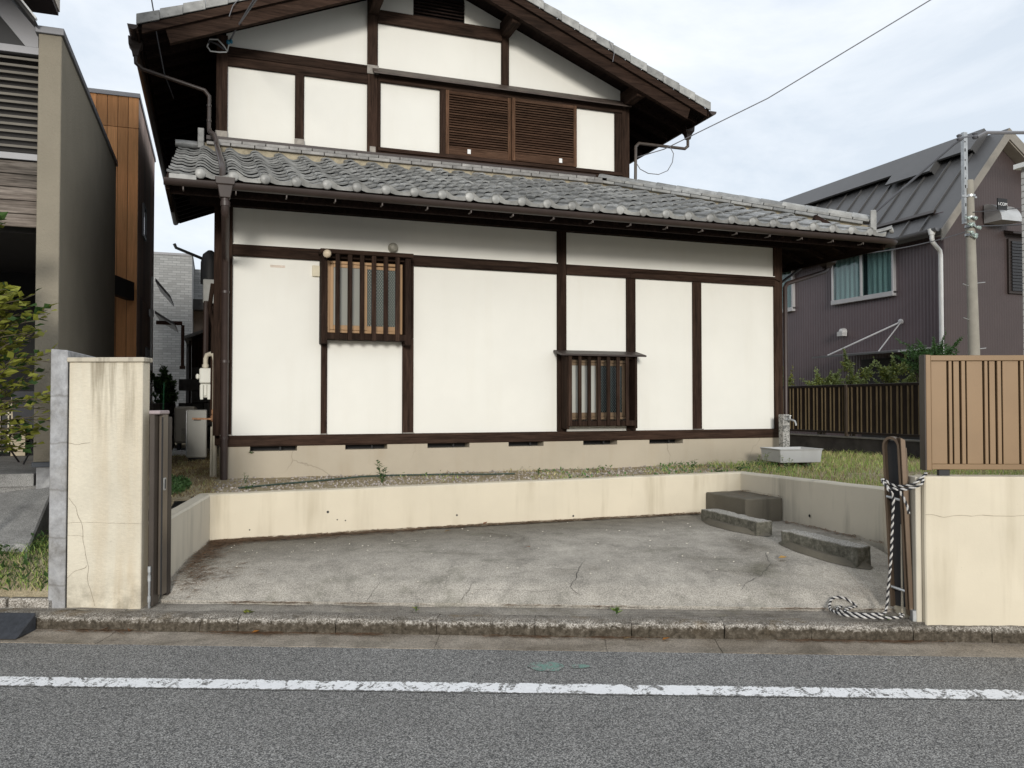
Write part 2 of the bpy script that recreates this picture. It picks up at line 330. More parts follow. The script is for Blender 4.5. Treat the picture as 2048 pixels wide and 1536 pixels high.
k = s.ramp(s.noise(3, 6, .7), [(.3, (.26, .20, .12)), (.55, (.42, .35, .23)), (.75, (.54, .48, .35))]); k = s.mix(1, k, s.ramp(s.noise(90, 3, .8), [(.25, .5), (.75, 1.4)]), 'MULTIPLY')
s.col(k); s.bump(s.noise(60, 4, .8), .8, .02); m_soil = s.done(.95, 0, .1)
m_ground = plain('far_ground', (.16, .15, .12), .95, 0, .3, .5)
m_gravel = plain('gravel', (.34, .30, .265), .85, 0, .55, 22, .2, 90)
def glass(name, c, rough=.08):
    s = NT(name); s.col(s.ramp(s.noise(1.4, 2), [(.3, sc(c, .9)), (.7, sc(c, 1.1))])); return s.done(rough, 0, .8)
def leaf_mat(name, c, var=.35):
    s = NT(name); ge = s.n('ShaderNodeNewGeometry'); k = s.ramp(ge.outputs['Random Per Island'], [(0, sc(c, 1-var)), (1, sc(c, 1+var))]); s.col(k)
    tr = s.n('ShaderNodeBsdfTranslucent'); s.l(k, tr.inputs[0]); mx = s.n('ShaderNodeMixShader'); mx.inputs[0].default_value = .25
    s.l(s.b.outputs[0], mx.inputs[1]); s.l(tr.outputs[0], mx.inputs[2]); s.l(mx.outputs[0], s.out.inputs[0]); return s.done(.55, 0, .35)
m_leaf_y = leaf_mat('yellow_green_leaf', (.24, .25, .04)); m_leaf_g = leaf_mat('green_leaf', (.055, .11, .03)); m_leaf_s = leaf_mat('shrub_leaf', (.26, .31, .11)); m_leaf_n = leaf_mat('nandina_leaf', (.10, .19, .06))
m_grass_g = leaf_mat('grass_green', (.32, .43, .11)); m_grass_y = leaf_mat('grass_dry', (.58, .51, .26)); m_grass_b = leaf_mat('straw_brown', (.24, .16, .075))
m_stem = plain('stem_brown', (.09, .07, .045), .8)
m_dead = leaf_mat('dead_leaf', (.22, .09, .04), .4); m_twig = leaf_mat('twig', (.20, .12, .07), .4); m_petal = plain('pale_petal', (.65, .6, .5), .8)
# ------------------------------------------------------------------ the setting
def sheet(name, mat, pts, kind='structure'):
    b = MB(); b.add(pts, [tuple(range(len(pts)))]); o = b.build(name, mat); o['kind'] = kind; return o
b = MB(); b.add([(-400,-400,-.06),(400,-400,-.06),(400,400,-.06),(-400,400,-.06)], [(0,1,2,3)]); g = b.build('ground', m_ground); g['kind'] = 'structure'
def street_sheet(name, mat, u0, u1, v0, v1, z, nu=1, nv=1, zf=None, kind='structure', par=None):
    b = MB(); V = []; F = []
    for i in range(nu+1):
        for j in range(nv+1):
            u = u0+(u1-u0)*i/nu; v = v0+(v1-v0)*j/nv; V.append((u, v, zf(u, v) if zf else z))
    for i in range(nu):
        for j in range(nv): q = i*(nv+1)+j; F.append((q, q+nv+1, q+nv+2, q+1))
    b.add(V, F); o = b.build(name, mat, smooth=nu > 1, angle=80); o.rotation_euler = (0, 0, -A)
    if kind: o['kind'] = kind
    return o
road = street_sheet('road', m_asphalt, -60, 60, -7, 5.05, 0)
# the painted edge line, a thin sheet
b = MB(); b.add([(-60, 4.345-(-2.8+60)*.0113, .004), (60, 4.375+.0113*60, .004), (60, 4.375+.0113*60-.152, .004), (-60, 4.345-.152-(57.2)*.0113, .004)], [(3,2,1,0)])
for i, p in enumerate(b.v):
    u = p[0]; top = i in (0, 1); b.v[i] = (u, 4.452 + .008*u - (-.006 if top else .158), .004)
ln = b.build('edge_line', m_line); ln.rotation_euler = (0,0,-A); ln['kind'] = 'structure'
def blotch(name, cx, cy, rx, ry, label):
    b = MB(); n = 26; V = [(cx, cy, .004)]
    for k in range(n):
        a = 2*math.pi*k/n; r = 1 + .22*noise.noise(Vector((math.cos(a)*1.6+cx*9, math.sin(a)*1.6, 3)))
        V.append((cx+math.cos(a)*rx*r, cy+math.sin(a)*ry*r, .004))
    b.add(V, [(0, 1+k, 1+(k+1) % n) for k in range(n)]); o = b.build(name, m_green); o.rotation_euler = (0,0,-A); o['kind'] = 'structure'; return o
blotch('paint_patch', -.035, 4.74, .105, .08, '')
blotch('paint_patch', .155, 4.75, .06, .035, '')
# gutter strip of concrete slabs
gt = street_sheet('gutter', m_gutslab, -60, 60, 5.045, 5.30, -.004)
edges = [-6.4,-4.9,-3.52,-2.83,-1.62,-.72,.33,1.02,2.15,3.3,4.8]
for i in range(len(edges)-1):
    b = MB(); n = 6
    for a in range(n):
        u0 = edges[i]+.0015+(edges[i+1]-edges[i]-.003)*a/n; u1 = edges[i]+.0015+(edges[i+1]-edges[i]-.003)*(a+1)/n
        e0 = 5.045+.014*noise.noise(Vector((u0*4, 2, 1))); e1 = 5.045+.014*noise.noise(Vector((u1*4, 2, 1)))
        if a == 0: b.add([(u0, e0, -.02), (u0, 5.17, -.02), (u0, 5.30, -.02), (u0, e0, .004), (u0, 5.17, .005), (u0, 5.30, .016)], [])
        o0 = len(b.v)-6; b.add([(u1, e1, -.02), (u1, 5.17, -.02), (u1, 5.30, -.02), (u1, e1, .004), (u1, 5.17, .005), (u1, 5.30, .016)], []); o1 = len(b.v)-6
        for f in ((3,4),(4,5)): b.f.append([o0+f[0], o1+f[0], o1+f[1], o0+f[1]]); b.m.append(0)
        b.f.append([o0, o1, o1+3, o0+3]); b.m.append(0)
        if a == 0: b.f.append([o0, o0+3, o0+4, o0+1]); b.m.append(0); b.f.append([o0+1, o0+4, o0+5, o0+2]); b.m.append(0)
        if a == n-1: b.f.append([o1, o1+1, o1+4, o1+3]); b.m.append(0); b.f.append([o1+1, o1+2, o1+5, o1+4]); b.m.append(0)
    o = b.build('gutter_slab', m_gutslab); o.rotation_euler = (0,0,-A); o.parent = gt; o.rotation_euler = (0,0,0); o.location = (0, 0, random.uniform(-.003, .003))
# kerb of single stones
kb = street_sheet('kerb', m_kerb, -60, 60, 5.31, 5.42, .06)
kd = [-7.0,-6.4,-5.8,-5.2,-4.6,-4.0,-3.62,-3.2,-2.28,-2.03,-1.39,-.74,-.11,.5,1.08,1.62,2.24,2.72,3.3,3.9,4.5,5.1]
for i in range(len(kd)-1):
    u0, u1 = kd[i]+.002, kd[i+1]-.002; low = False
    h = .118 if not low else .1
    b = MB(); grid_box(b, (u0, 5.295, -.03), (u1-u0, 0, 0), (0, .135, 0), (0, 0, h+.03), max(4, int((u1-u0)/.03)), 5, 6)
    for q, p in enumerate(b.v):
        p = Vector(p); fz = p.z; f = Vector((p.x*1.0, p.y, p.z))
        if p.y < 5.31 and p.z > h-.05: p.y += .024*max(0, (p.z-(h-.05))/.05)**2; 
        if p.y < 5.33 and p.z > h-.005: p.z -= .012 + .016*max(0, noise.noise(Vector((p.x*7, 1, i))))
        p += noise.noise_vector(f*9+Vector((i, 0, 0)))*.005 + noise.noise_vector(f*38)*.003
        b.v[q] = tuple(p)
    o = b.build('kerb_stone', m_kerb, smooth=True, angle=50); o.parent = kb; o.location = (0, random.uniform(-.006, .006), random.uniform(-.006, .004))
# patched strip between the kerb and the parking slab, then the slab itself
def floor_z(u, v):
    pts = [(5.40,.108),(5.60,.125),(5.66,.165),(5.80,.235),(6.15,.312),(6.6,.352),(7.2,.372),(9.5,.385)]
    for (a, za), (c, zc) in zip(pts, pts[1:]):
        if v <= c:
            t = max(0, (v-a)/(c-a)); z = za+(zc-za)*t; break
    else: z = .385
    return z + .006*noise.noise(Vector((u*1.3, v*1.3, 0))) + .003*noise.noise(Vector((u*6, v*6, 5)))
street_sheet('entrance_strip', m_strip, -2.85, 2.4, 5.445, 5.592, 0, 90, 8, lambda u, v: .106+(v-5.42)*.09+.005*noise.noise(Vector((u*3, v*5, 0)))+.003*noise.noise(Vector((u*11, v*11, 0))))
b = MB(); V = []; F = []; nu, nv = 110, 60; grid = {}
for i in range(nu+1):
    for j in range(nv+1):
        u = -2.95 + 5.5*i/nu; t = j/nv; v0 = 5.605 + .012*noise.noise(Vector((u*5, 1, 0))) + .02*noise.noise(Vector((u*1.1, 8, 0))); v = v0 + (9.2-v0)*t**1.4
        V.append((u, v, floor_z(u, v) if j else .09))
        if j == 0: V[-1] = (u, v, .09)
for i in range(nu):
    for j in range(nv): q = i*(nv+1)+j; F.append((q, q+nv+1, q+nv+2, q+1))
for i in range(nu+1): u, v, z = V[i*(nv+1)+1]; V[i*(nv+1)+1] = (u, V[i*(nv+1)][1]+.008, .142+.004*noise.noise(Vector((u*9, 0, 0))))
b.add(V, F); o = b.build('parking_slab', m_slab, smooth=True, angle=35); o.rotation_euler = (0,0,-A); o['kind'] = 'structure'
# kerb-side strips at both sides of the entrance
street_sheet('verge_strip', m_strip, -9, -2.85, 5.42, 5.75, 0, 40, 4, lambda u, v: .112+.01*noise.noise(Vector((u*3, v*5, 0))))
street_sheet('verge_strip', m_strip, 2.3, 9, 5.40, 5.75, 0, 40, 4, lambda u, v: .108+.008*noise.noise(Vector((u*3, v*5, 0))))
# raised yard round the house
def terrain(name, mat, poly, z, step=.12, amp=.02):
    """grid clipped to a polygon (only whole cells inside are kept)"""
    xs = [p[0] for p in poly]; ys = [p[1] for p in poly]
    def inside(x, y):
        c = False; n = len(poly)
        for i in range(n):
            x1, y1 = poly[i]; x2, y2 = poly[i-1]
            if (y1 > y) != (y2 > y) and x < (x2-x1)*(y-y1)/(y2-y1)+x1: c = not c
        return c
    b = MB(); idx = {}
    def vid(i, j):
        if (i, j) not in idx:
            x = min(xs)+i*step; y = min(ys)+j*step; idx[(i, j)] = len(b.v); b.v.append((x, y, z + amp*noise.noise(Vector((x*1.7, y*1.7, 0)))+amp*.4*noise.noise(Vector((x*7, y*7, 0)))))
        return idx[(i, j)]
    for i in range(int((max(xs)-min(xs))/step)+1):
        for j in range(int((max(ys)-min(ys))/step)+1):
            if inside(min(xs)+(i+.5)*step, min(ys)+(j+.5)*step): b.f.append([vid(i,j), vid(i+1,j), vid(i+1,j+1), vid(i,j+1)]); b.m.append(0)
    o = b.build(name, mat, smooth=True, angle=80); o['kind'] = 'structure'; return o
a0, a1, a2 = st(2.34, 5.45), st(6.5, 5.45), st(-2.8, 5.62)
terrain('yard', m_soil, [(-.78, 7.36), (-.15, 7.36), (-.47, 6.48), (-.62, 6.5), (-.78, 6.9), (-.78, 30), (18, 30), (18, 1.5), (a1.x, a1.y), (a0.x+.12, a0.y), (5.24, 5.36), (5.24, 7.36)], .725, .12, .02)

# ------------------------------------------------------------------ the house
H = thing('timber_house', (3.4, 8.89, .7), 'white plastered two-storey house with dark brown timbers and grey tiled roofs', 'house')
FY = 8.89
# foundation with vent slots
fd = MB(); fd.box(.06, 6.93, FY-.02, 20, .55, 1.0); vents = [(.341,.808),(1.304,1.754),(2.197,2.678),(3.14,3.569),(4.069,4.513),(4.945,5.41)]
x = .06
for a, c in vents+[(6.93, 6.93)]:
    fd.box(x, a, FY-.02, FY+.2, 1.0, 1.062); x = c
fd.box(.06, 6.93, FY+.2, 20, 1.0, 1.062)
F0 = fd.build('foundation', m_found, H)
Bx('vent_shade', m_black, F0, .2, 5.6, FY+.17, FY+.199, .99, 1.058)  # black strip in place of the shade inside the vent slots
for a, c in vents: Bx('vent_bar', m_black, F0, (a+c)/2+.06, (a+c)/2+.075, FY+.03, FY+.05, 1.0, 1.06)
# core walls behind the timbers
Bx('wall_core', m_wz, H, .05, 6.90, FY+.06, 20, 1.06, 3.62)
def panel(x0, x1, z0, z1, y=FY+.025, d=.03): return Bx('plaster_panel', m_plaster, H, x0, x1, y, y+d, z0, z1)
for q in [(.14,1.06,1.15,3.01),(1.105,1.93,1.15,2.2),(2.035,3.76,1.15,3.01),(3.855,4.665,1.15,3.01),(4.766,5.585,1.15,3.01),(5.687,6.795,1.15,3.01),(.14,3.76,3.11,3.52),(3.855,6.81,3.11,3.52)]: panel(*q)
def post(x0, x1, z0, z1, y0=FY-.005, y1=FY+.07, mat=None): return Bx('post', mat or m_wz, H, x0, x1, y0, y1, z0, z1, .006)
post(.045, .16, 1.163, 3.62, FY-.012); post(1.051, 1.114, 1.163, 2.2); post(1.922, 2.044, 1.163, 2.2); post(1.925, 2.044, 2.2, 3.0)
post(3.751, 3.865, 1.163, 3.62, FY-.01); post(4.655, 4.776, 1.163, 2.998); post(5.575, 5.697, 1.163, 2.998); post(6.785, 6.905, 1.163, 3.62, FY-.012)
def beam(x0, x1, z0, z1, y0=FY-.015, y1=FY+.07, name='beam'): return Bx(name, m_wx, H, x0, x1, y0, y1, z0, z1, .006)
beam(.16, 3.751, 3.0, 3.118); beam(3.865, 6.785, 3.0, 3.118); beam(.045, 6.905, 1.05, 1.163, FY-.03, FY+.07, 'sill_beam')
Bx('drip_trim', m_plaster, H, .16, 3.751, FY-.018, FY+.02, 3.1182, 3.126); Bx('drip_trim', m_plaster, H, 3.865, 6.785, FY-.018, FY+.02, 3.1182, 3.126)
for x0, x1 in ((.05,.165),(1.05,1.115),(1.92,2.046),(5.573,5.699)): Bx('post_flashing', m_flash, H, x0, x1, FY-.034, FY+.02, 1.1632, 1.175)
Bx('eave_beam', m_soffit_shade, H, -.25, 7.3, FY-.08, FY+.07, 3.5, 3.64)
# window with lattice bars
def lattice_window(x0, x1, z0, z1, yf, bars, bw, fx0, fx1, fz0, fz1, mf, glassl, glassr, post_w, cap):
    W = MB(); zr = fz0-.075; zq = fz0-.012
    W.prism([(x0,yf,z0),(x0+post_w,yf,z0),(x0+post_w,yf,zr),(x1-post_w,yf,zr),(x1-post_w,yf,z0),(x1,yf,z0),(x1,yf,z1),(x1-post_w,yf,z1),(x1-post_w,yf,zq),(x0+post_w,yf,zq),(x0+post_w,yf,z1),(x0,yf,z1)], (0, FY+.02-yf, 0))
    Wo = W.build('lattice_window', m_wz, H, .004)
    Bx('rail', m_wx, Wo, x0+post_w, x1-post_w, yf+.06, FY+.02, z1-.035, z1-.001, .003)
    if cap: cap(Wo)
    for x in bars: Bx('lattice_bar', m_wz, Wo, x-bw/2, x+bw/2, yf-.03, yf-.002, z0+.035, z1-.002, .003)
    f = MB(); y0, y1 = FY-.065, FY-.01; t = .03
    f.box(fx0, fx0+t, y0, y1, fz0, fz1); f.box(fx1-t, fx1, y0, y1, fz0, fz1); f.box(fx0+t, fx1-t, y0, y1, fz0, fz0+t); f.box(fx0+t, fx1-t, y0, y1, fz1-t, fz1)
    f.build('frame', mf, Wo, .003)
    xm = (fx0+fx1)/2
    for a, c, yy, gm in ((fx0+t+.002, xm+.02, y0+.004, glassl), (xm-.02, fx1-t-.002, y0+.03, glassr)):
        q = MB(); w = .036; zz0, zz1 = fz0+t+.002, fz1-t-.002
        q.box(a, a+w, yy, yy+.02, zz0, zz1); q.box(c-w, c, yy, yy+.02, zz0, zz1); q.box(a+w, c-w, yy, yy+.02, zz0, zz0+.05); q.box(a+w, c-w, yy, yy+.02, zz1-.035, zz1)
        q.build('sash', mf, Wo, .002); Bx('pane', gm, Wo, a+w, c-w, yy+.008, yy+.013, zz0+.05, zz1-.035)
m_al = plain('tan_aluminium', (.33, .20, .10), .4, .3, .06); m_al2 = plain('bronze_aluminium', (.20, .135, .08), .4, .3, .08)
m_gl1 = glass('frosted_pane', (.20, .20, .17), .45); m_gl2 = glass('pale_curtain_pane', (.42, .42, .38), .35)
def patterned(name, c1, c2):
    s = NT(name); w1 = s.n('ShaderNodeTexWave', wave_type='BANDS', bands_direction='DIAGONAL'); w1.inputs['Scale'].default_value = 24; w1.inputs['Distortion'].default_value = .2
    s.l(s.co((1, 1, .7)), w1.inputs['Vector']); w2 = s.n('ShaderNodeTexWave', wave_type='BANDS', bands_direction='DIAGONAL'); w2.inputs['Scale'].default_value = 24
    s.l(s.co((-1, 1, .7)), w2.inputs['Vector']); m = s.math('MULTIPLY', w1.outputs[1], w2.outputs[1])
    s.col(s.mix(s.ramp(m, [(.25, 0), (.5, 1)]), c1, c2)); s.bump(m, .3, .004); return s.done(.15, 0, .6)
m_gl3 = patterned('mesh_pane', (.035, .05, .042), (.26, .26, .23)); m_gl4 = patterned('mesh_pane_dark', (.008, .016, .016), (.05, .055, .05))
def cap1(Wo): Bx('head_rail', m_wx, Wo, 1.015, 1.995, 8.685, FY+.03, 3.05, 3.095, .004)
lattice_window(1.03, 1.975, 2.115, 3.05, 8.72, [1.193,1.32,1.446,1.571,1.698,1.824], .046, 1.10, 1.905, 2.235, 2.995, m_al, m_gl1, m_gl3, .06, cap1)
def cap2(Wo):
    q = MB(); q.prism([(3.70, 8.64, 2.035), (3.70, 8.64, 2.055), (3.70, FY, 2.112), (3.70, FY, 2.085)], (1.085, 0, 0)); q.build('hood', m_gutter, Wo, .003)
lattice_window(3.79, 4.695, 1.195, 2.045, 8.70, [3.82,3.94,4.06,4.185,4.305,4.43,4.55], .04, 3.83, 4.64, 1.30, 2.0, m_al2, m_gl2, m_gl4, .03, cap2)
# small fittings on the wall
b = MB(); b.lathe((1.815, FY+.02, 3.185), (0,-1,0), [(0,.055),(.02,.055),(.05,.048),(.065,.03),(.07,.0)], 16); b.build('vent_cap', plain('weathered_cap', (.36,.34,.28), .6, .2, .3, 20), H, smooth=True)
Bx('cover_plate', plain('ivory_plate', (.66,.6,.45), .6), H, .955, 1.035, FY-.005, FY+.03, 2.83, 2.945, .004)
Bx('paper_sticker', plain('faded_sticker', (.62,.53,.45), .7, 0, .15, 30), H, .53, .68, FY+.022, FY+.026, 2.905, 2.93)
cb = MB(); cb.tube([(4.70, FY-.022, 3.0), (4.705, FY-.024, 3.05), (4.75, FY-.024, 3.075), (6.78, FY-.024, 3.09), (6.86, FY-.03, 3.06)], .006, 6); cb.build('cable', m_wx, H)

# ---- lower roof
PY0, PZ0, TAN = 7.87, 3.50, .3815; pit = math.atan(TAN); cp, sp = math.cos(pit), math.sin(pit)
def rz(y): return PZ0 + (y-PY0)*TAN
RD = MB()  # deck with soffit: south slope, east slope
hipx = lambda y: 15.70 - y
th = .05
RD.add([(-.42,7.90,rz(7.90)-.012),(7.80,7.90,rz(7.90)-.012),(5.13,10.57,rz(10.57)-.012),(-.42,10.57,rz(10.57)-.012),(-.42,7.90,rz(7.90)-.07),(7.80,7.90,rz(7.90)-.07),(5.13,10.57,rz(10.57)-.07),(-.42,10.57,rz(10.57)-.07)],
       [(0,1,2,3),(7,6,5,4),(0,4,5,1),(1,5,6,2),(3,2,6,7),(0,3,7,4)])
zt = rz(10.57)
RD.add([(7.80,7.90,rz(7.90)-.012),(7.80,20,rz(7.90)-.012),(5.13,20,zt-.012),(5.13,10.57,zt-.012),(7.80,7.90,rz(7.90)-.07),(7.80,20,rz(7.90)-.07),(5.13,20,zt-.07),(5.13,10.57,zt-.07)],
       [(0,1,2,3),(7,6,5,4),(0,4,5,1),(2,6,7,3)])
LR = RD.build('lower_roof', m_soffit_shade, H)
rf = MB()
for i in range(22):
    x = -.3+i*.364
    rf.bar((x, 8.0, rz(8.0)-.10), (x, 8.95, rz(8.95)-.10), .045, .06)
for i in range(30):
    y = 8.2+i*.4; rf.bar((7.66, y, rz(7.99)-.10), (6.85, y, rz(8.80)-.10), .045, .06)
rf.build('rafters', m_soffit_shade, LR)
fb = MB(); fb.box(-.40, 7.72, 8.02, 8.045, rz(7.96)-.15, rz(7.96)-.02); fb.build('fascia', m_soffit_shade, LR)
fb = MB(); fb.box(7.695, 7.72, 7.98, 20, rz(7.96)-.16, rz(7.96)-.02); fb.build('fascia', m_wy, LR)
Bx('gable_board', m_wy, LR, -.43, -.40, 7.96, 8.9, 3.40, 3.47)
b = MB(); b.prism([(-.425, 7.92, rz(7.92)-.12), (-.425, 10.57, rz(10.57)-.12), (-.425, 10.57, rz(10.57)-.005), (-.425, 7.92, rz(7.92)-.005)], (.03,0,0)); b.build('barge_board', m_wy, LR)
# one J-shaped tile: free edge and crown on the left, trough on the right
prof = [(-.046,.040),(-.03,.058),(0,.066),(.03,.060),(.06,.040),(.095,.016),(.135,.003),(.18,.002),(.222,.014),(.246,.028)]
def slope(x, s, n): return (x, s*cp - n*sp, s*sp + n*cp)
def tile_mesh(b, length=.345, t=.018, lift=.034, x0=None):
    pf = prof if x0 is None else [(-.0,.024),(.045,.011)]+[p for p in prof if p[0] >= x0]
    n = len(pf); V = []; F = []
    for (x, z) in pf: V.append(slope(x, 0, z+lift))
    for (x, z) in pf: V.append(slope(x, length, z))
    for (x, z) in pf: V.append(slope(x, .004, z+lift-t))
    for i in range(n-1): F.append((i, i+1, n+i+1, n+i)); F.append((2*n+i, 2*n+i+1, i+1, i))
    V += [slope(pf[0][0]+.002, 0, pf[0][1]+lift-.024), slope(pf[0][0]+.002, length, pf[0][1]-.024)]; q = len(V)
    F.append((0, n, q-1, q-2)); b.add(V, F)
b = MB(); tile_mesh(b); T0 = b.build('roof_tile', m_tile, smooth=True, angle=38)
b = MB(); tile_mesh(b)
lip = [p for p in prof if p[0] >= .03]; n = len(lip); V = []; F = []      # hanging lip of an eave tile
for (x, z) in lip:
    e = min(1, (x-.03)/.03, (.262-x)/.03); d = .036*max(.2, e)
    zb_ = min(z+.026, .037-.034+.5*max(0, z-.02)); V += [slope(x, -.002, z+.034), slope(x, -.004, zb_), slope(x, .012, zb_)]
for i in range(n-1):
    F.append((i*3, i*3+1, (i+1)*3+1, (i+1)*3)); F.append((i*3+1, i*3+2, (i+1)*3+2, (i+1)*3+1))
b.k = 1; b.add(V, F)
b.lathe((0, -.022, .040), (0, 1, .05), [(-.010,.0),(-.008,.020),(-.003,.038),(.0,.044),(.006,.048),(.03,.048),(.06,.044)], 16)
T1 = b.build('eave_tile', [m_tile, m_tile_lt], smooth=True, angle=38)
b = MB(); tile_mesh(b, x0=.095); T2 = b.build('roof_tile', m_tile, smooth=True, angle=38)
first = {0: True, 1: True, 2: True}
lrb = base_of(LR)
def put(kind, x, y):
    src = (T0, T1, T2)[kind]; loc = Vector((x, y, rz(y))) - lrb
    if kind != 1: loc += Vector((random.uniform(-.005,.005), random.uniform(-.006,.006), random.uniform(-.003,.005)))
    if first[kind]: first[kind] = False; src.parent = LR; src.location = loc; o = src
    else: o = copyto(src, LR, loc)
    o.rotation_euler = (random.uniform(-.008,.008), random.uniform(-.012,.012), random.uniform(-.012,.012)); return o
EXP = .262
for r_ in range(10):
    y = 7.905 + r_*EXP*cp/.99
    for i in range(-1, 28):
        x = -.138 + .2795*i
        if x + .17 > hipx(y): continue
        if i == -1: put(2, x, y) if r_ else put(2, x, y)
        else: put(1 if r_ == 0 else 0, x, y)
# plain lip piece under the half tile on the verge
b = MB(); b.box(-.40, -.17, 7.885, 7.905, 3.485, 3.535); b.build('verge_lip', m_tile_lt, LR, .005)
# mortar and two courses of ridge tiles against the wall
WY = 10.57
b = MB(); b.prism([(-.16, 10.41, rz(10.41)-.01), (-.16, 10.41, rz(10.41)+.06), (-.16, 10.46, 4.60), (-.16, WY, 4.60), (-.16, WY, 4.45)], (5.25,0,0)); b.build('mortar_bed', m_mortar, LR)
for c_, (zz, yy) in enumerate(((4.562, 10.385), (4.604, 10.405))):
    x = -.12 + c_*.13
    while x < 5.0:
        l = min(.272, 5.08-x); o = Bx('ridge_tile', m_noshi, LR, x+.003, x+l-.003, yy+random.uniform(-.004,.004), WY-.005, zz, zz+.038, .004); x += .275
b = MB(); b.box(-.12, 5.0, 10.46, WY-.035, 4.643, 4.69); b.build('flashing_shade_strip', m_gutter, LR)  # dark flashing that also stands in for the shadow above the ridge tiles
Bx('end_block', m_tile_lt, LR, -.215, -.145, 10.36, 10.45, 4.50, 4.74, .006)
b = MB(); b.lathe((-.46, 10.44, 4.55), (1, 0, 0), [(.01,.03),(.0,.03),(.0,.045),(.26,.045),(.26,.02)], 14); b.build('end_cap', m_tile, LR, smooth=True)
# hip ridge: two courses of flat tiles and rounded caps
h0 = Vector((5.10, 10.60, rz(10.60)+.03)); h1 = Vector((7.60, 8.10, rz(8.10)+.045)); hd = (h1-h0); hl = hd.length; hd.normalize(); hs = Vector((1,1,0)).normalized(); hn = hs.cross(hd); hn = hn if hn.z > 0 else -hn
b = MB(); b.obox((h0+h1)/2 - hn*.03, (hd, hs, hn), hl/2, .06, .07); b.build('hip_bed', m_mortar, LR)
for c_ in range(2):
    k = 0; x = (.0, .14)[c_]
    while x < hl-.1:
        l = min(.272, hl-.02-x); w = (.115, .10)[c_]
        q = MB(); q.obox(h0+hd*(x+l/2)+hn*(.055+.042*c_)+hd.cross(hs)*0, (hd, hs, hn), l/2-.003, w, .018); q.build('ridge_tile', m_tile_lt if random.random() < .55 else m_tile, LR, .004); x += .275
x = 0
while x < hl-.12:
    l = min(.29, hl-.02-x); q = MB(); V = []; F = []; n = 8
    for e, rr in ((0, .078), (l+.012, .070)):
        for k in range(n+1):
            a = math.pi*k/n; V.append(h0+hd*(x+e)+hn*(.115+math.sin(a)*rr*.85)+hs*math.cos(a)*rr)
    for k in range(n): F.append((k, k+1, n+2+k, n+1+k))
    F += [tuple(range(n+1)), tuple(range(n+1, 2*n+2))[::-1]]
    q.add(V, F); q.build('cap_tile', m_tile_lt if random.random() < .6 else m_tile, LR, smooth=True); x += .285
q = MB(); q.obox(h1+hd*.02+hn*.10, (hd*1+hn*.25, hs, hn-hd*.25), .035, .12, .13); q.build('ridge_end', m_tile_lt, LR, .012)
cv = MB(); V = []; F = []
for i in range(7):                                                   # upturned corner tile
    t = i/6; c = Vector((7.46+.30*t, 8.20-.30*t, rz(8.02)+.005-.04*t+.085*t*t)); 
    for k in range(7):
        a = math.pi*k/6; V.append(c+Vector((1,1,0)).normalized()*math.cos(a)*(.10-.02*t)+Vector((0,0,1))*math.sin(a)*.055)
for i in range(6):
    for k in range(6): q = i*7+k; F.append((q, q+1, q+8, q+7))
F += [tuple(range(7)), tuple(range(42, 49))[::-1]]
cv.add(V, F); cv.build('corner_tile', m_tile_lt, LR, smooth=True)
cv = MB(); cv.lathe((7.755, 7.905, rz(8.02)+.05), (1,-1,.5), [(-.03,.04),(0,.05),(.012,.045),(.02,.02)], 12); cv.build('corner_disc', m_tile_lt, LR, smooth=True)
# gutter: half round profile
def half_gutter(name, path, r, parent, mat):
    b = MB(); V = []; F = []; n = 8; P = [Vector(p) for p in path]
    for i, p in enumerate(P):
        d = ((P[min(i+1, len(P)-1)]-p).normalized() + (p-P[max(i-1, 0)]).normalized()).normalized(); sd = Vector((d.y, -d.x, 0)).normalized()
        for rr in (r, r-.006):
            for k in range(n+1):
                a = math.pi*k/n; V.append(p + sd*math.cos(a)*rr - Vector((0,0,1))*math.sin(a)*rr)
    m = 2*(n+1)
    for i in range(len(P)-1):
        for k in range(n):
            F.append((i*m+k, i*m+k+1, (i+1)*m+k+1, (i+1)*m+k)); F.append((i*m+n+1+k, (i+1)*m+n+1+k, (i+1)*m+n+2+k, i*m+n+2+k))
        F.append((i*m, (i+1)*m, (i+1)*m+n+1, i*m+n+1)); F.append((i*m+n, i*m+2*n+1, (i+1)*m+2*n+1, (i+1)*m+n))
    for e in (0, (len(P)-1)*m): F.append(tuple(e+k for k in range(n+1)))
    b.add(V, F); return b.build(name, mat, parent, smooth=True, angle=60)
GU = half_gutter('gutter', [(-.44,7.86,3.472),(3,7.86,3.472),(7.4,7.86,3.472),(7.68,7.87,3.472),(7.80,7.93,3.472),(7.85,8.05,3.472),(7.85,9,3.472),(7.85,20,3.45)], .055, H, m_gutter)
m_hook = plain('dull_hook', (.13,.11,.10), .7)
for k in range(18):
    x = -.28+k*.445; q = MB(); q.bar((x, 7.865, 3.42), (x, 7.90, 3.395), .012, .008); q.bar((x, 7.90, 3.395), (x, 7.96, 3.40), .012, .008); q.bar((x, 7.865, 3.42), (x, 7.865, 3.39), .008, .006, (0,1,0)); q.build('gutter_hook', m_hook, GU)
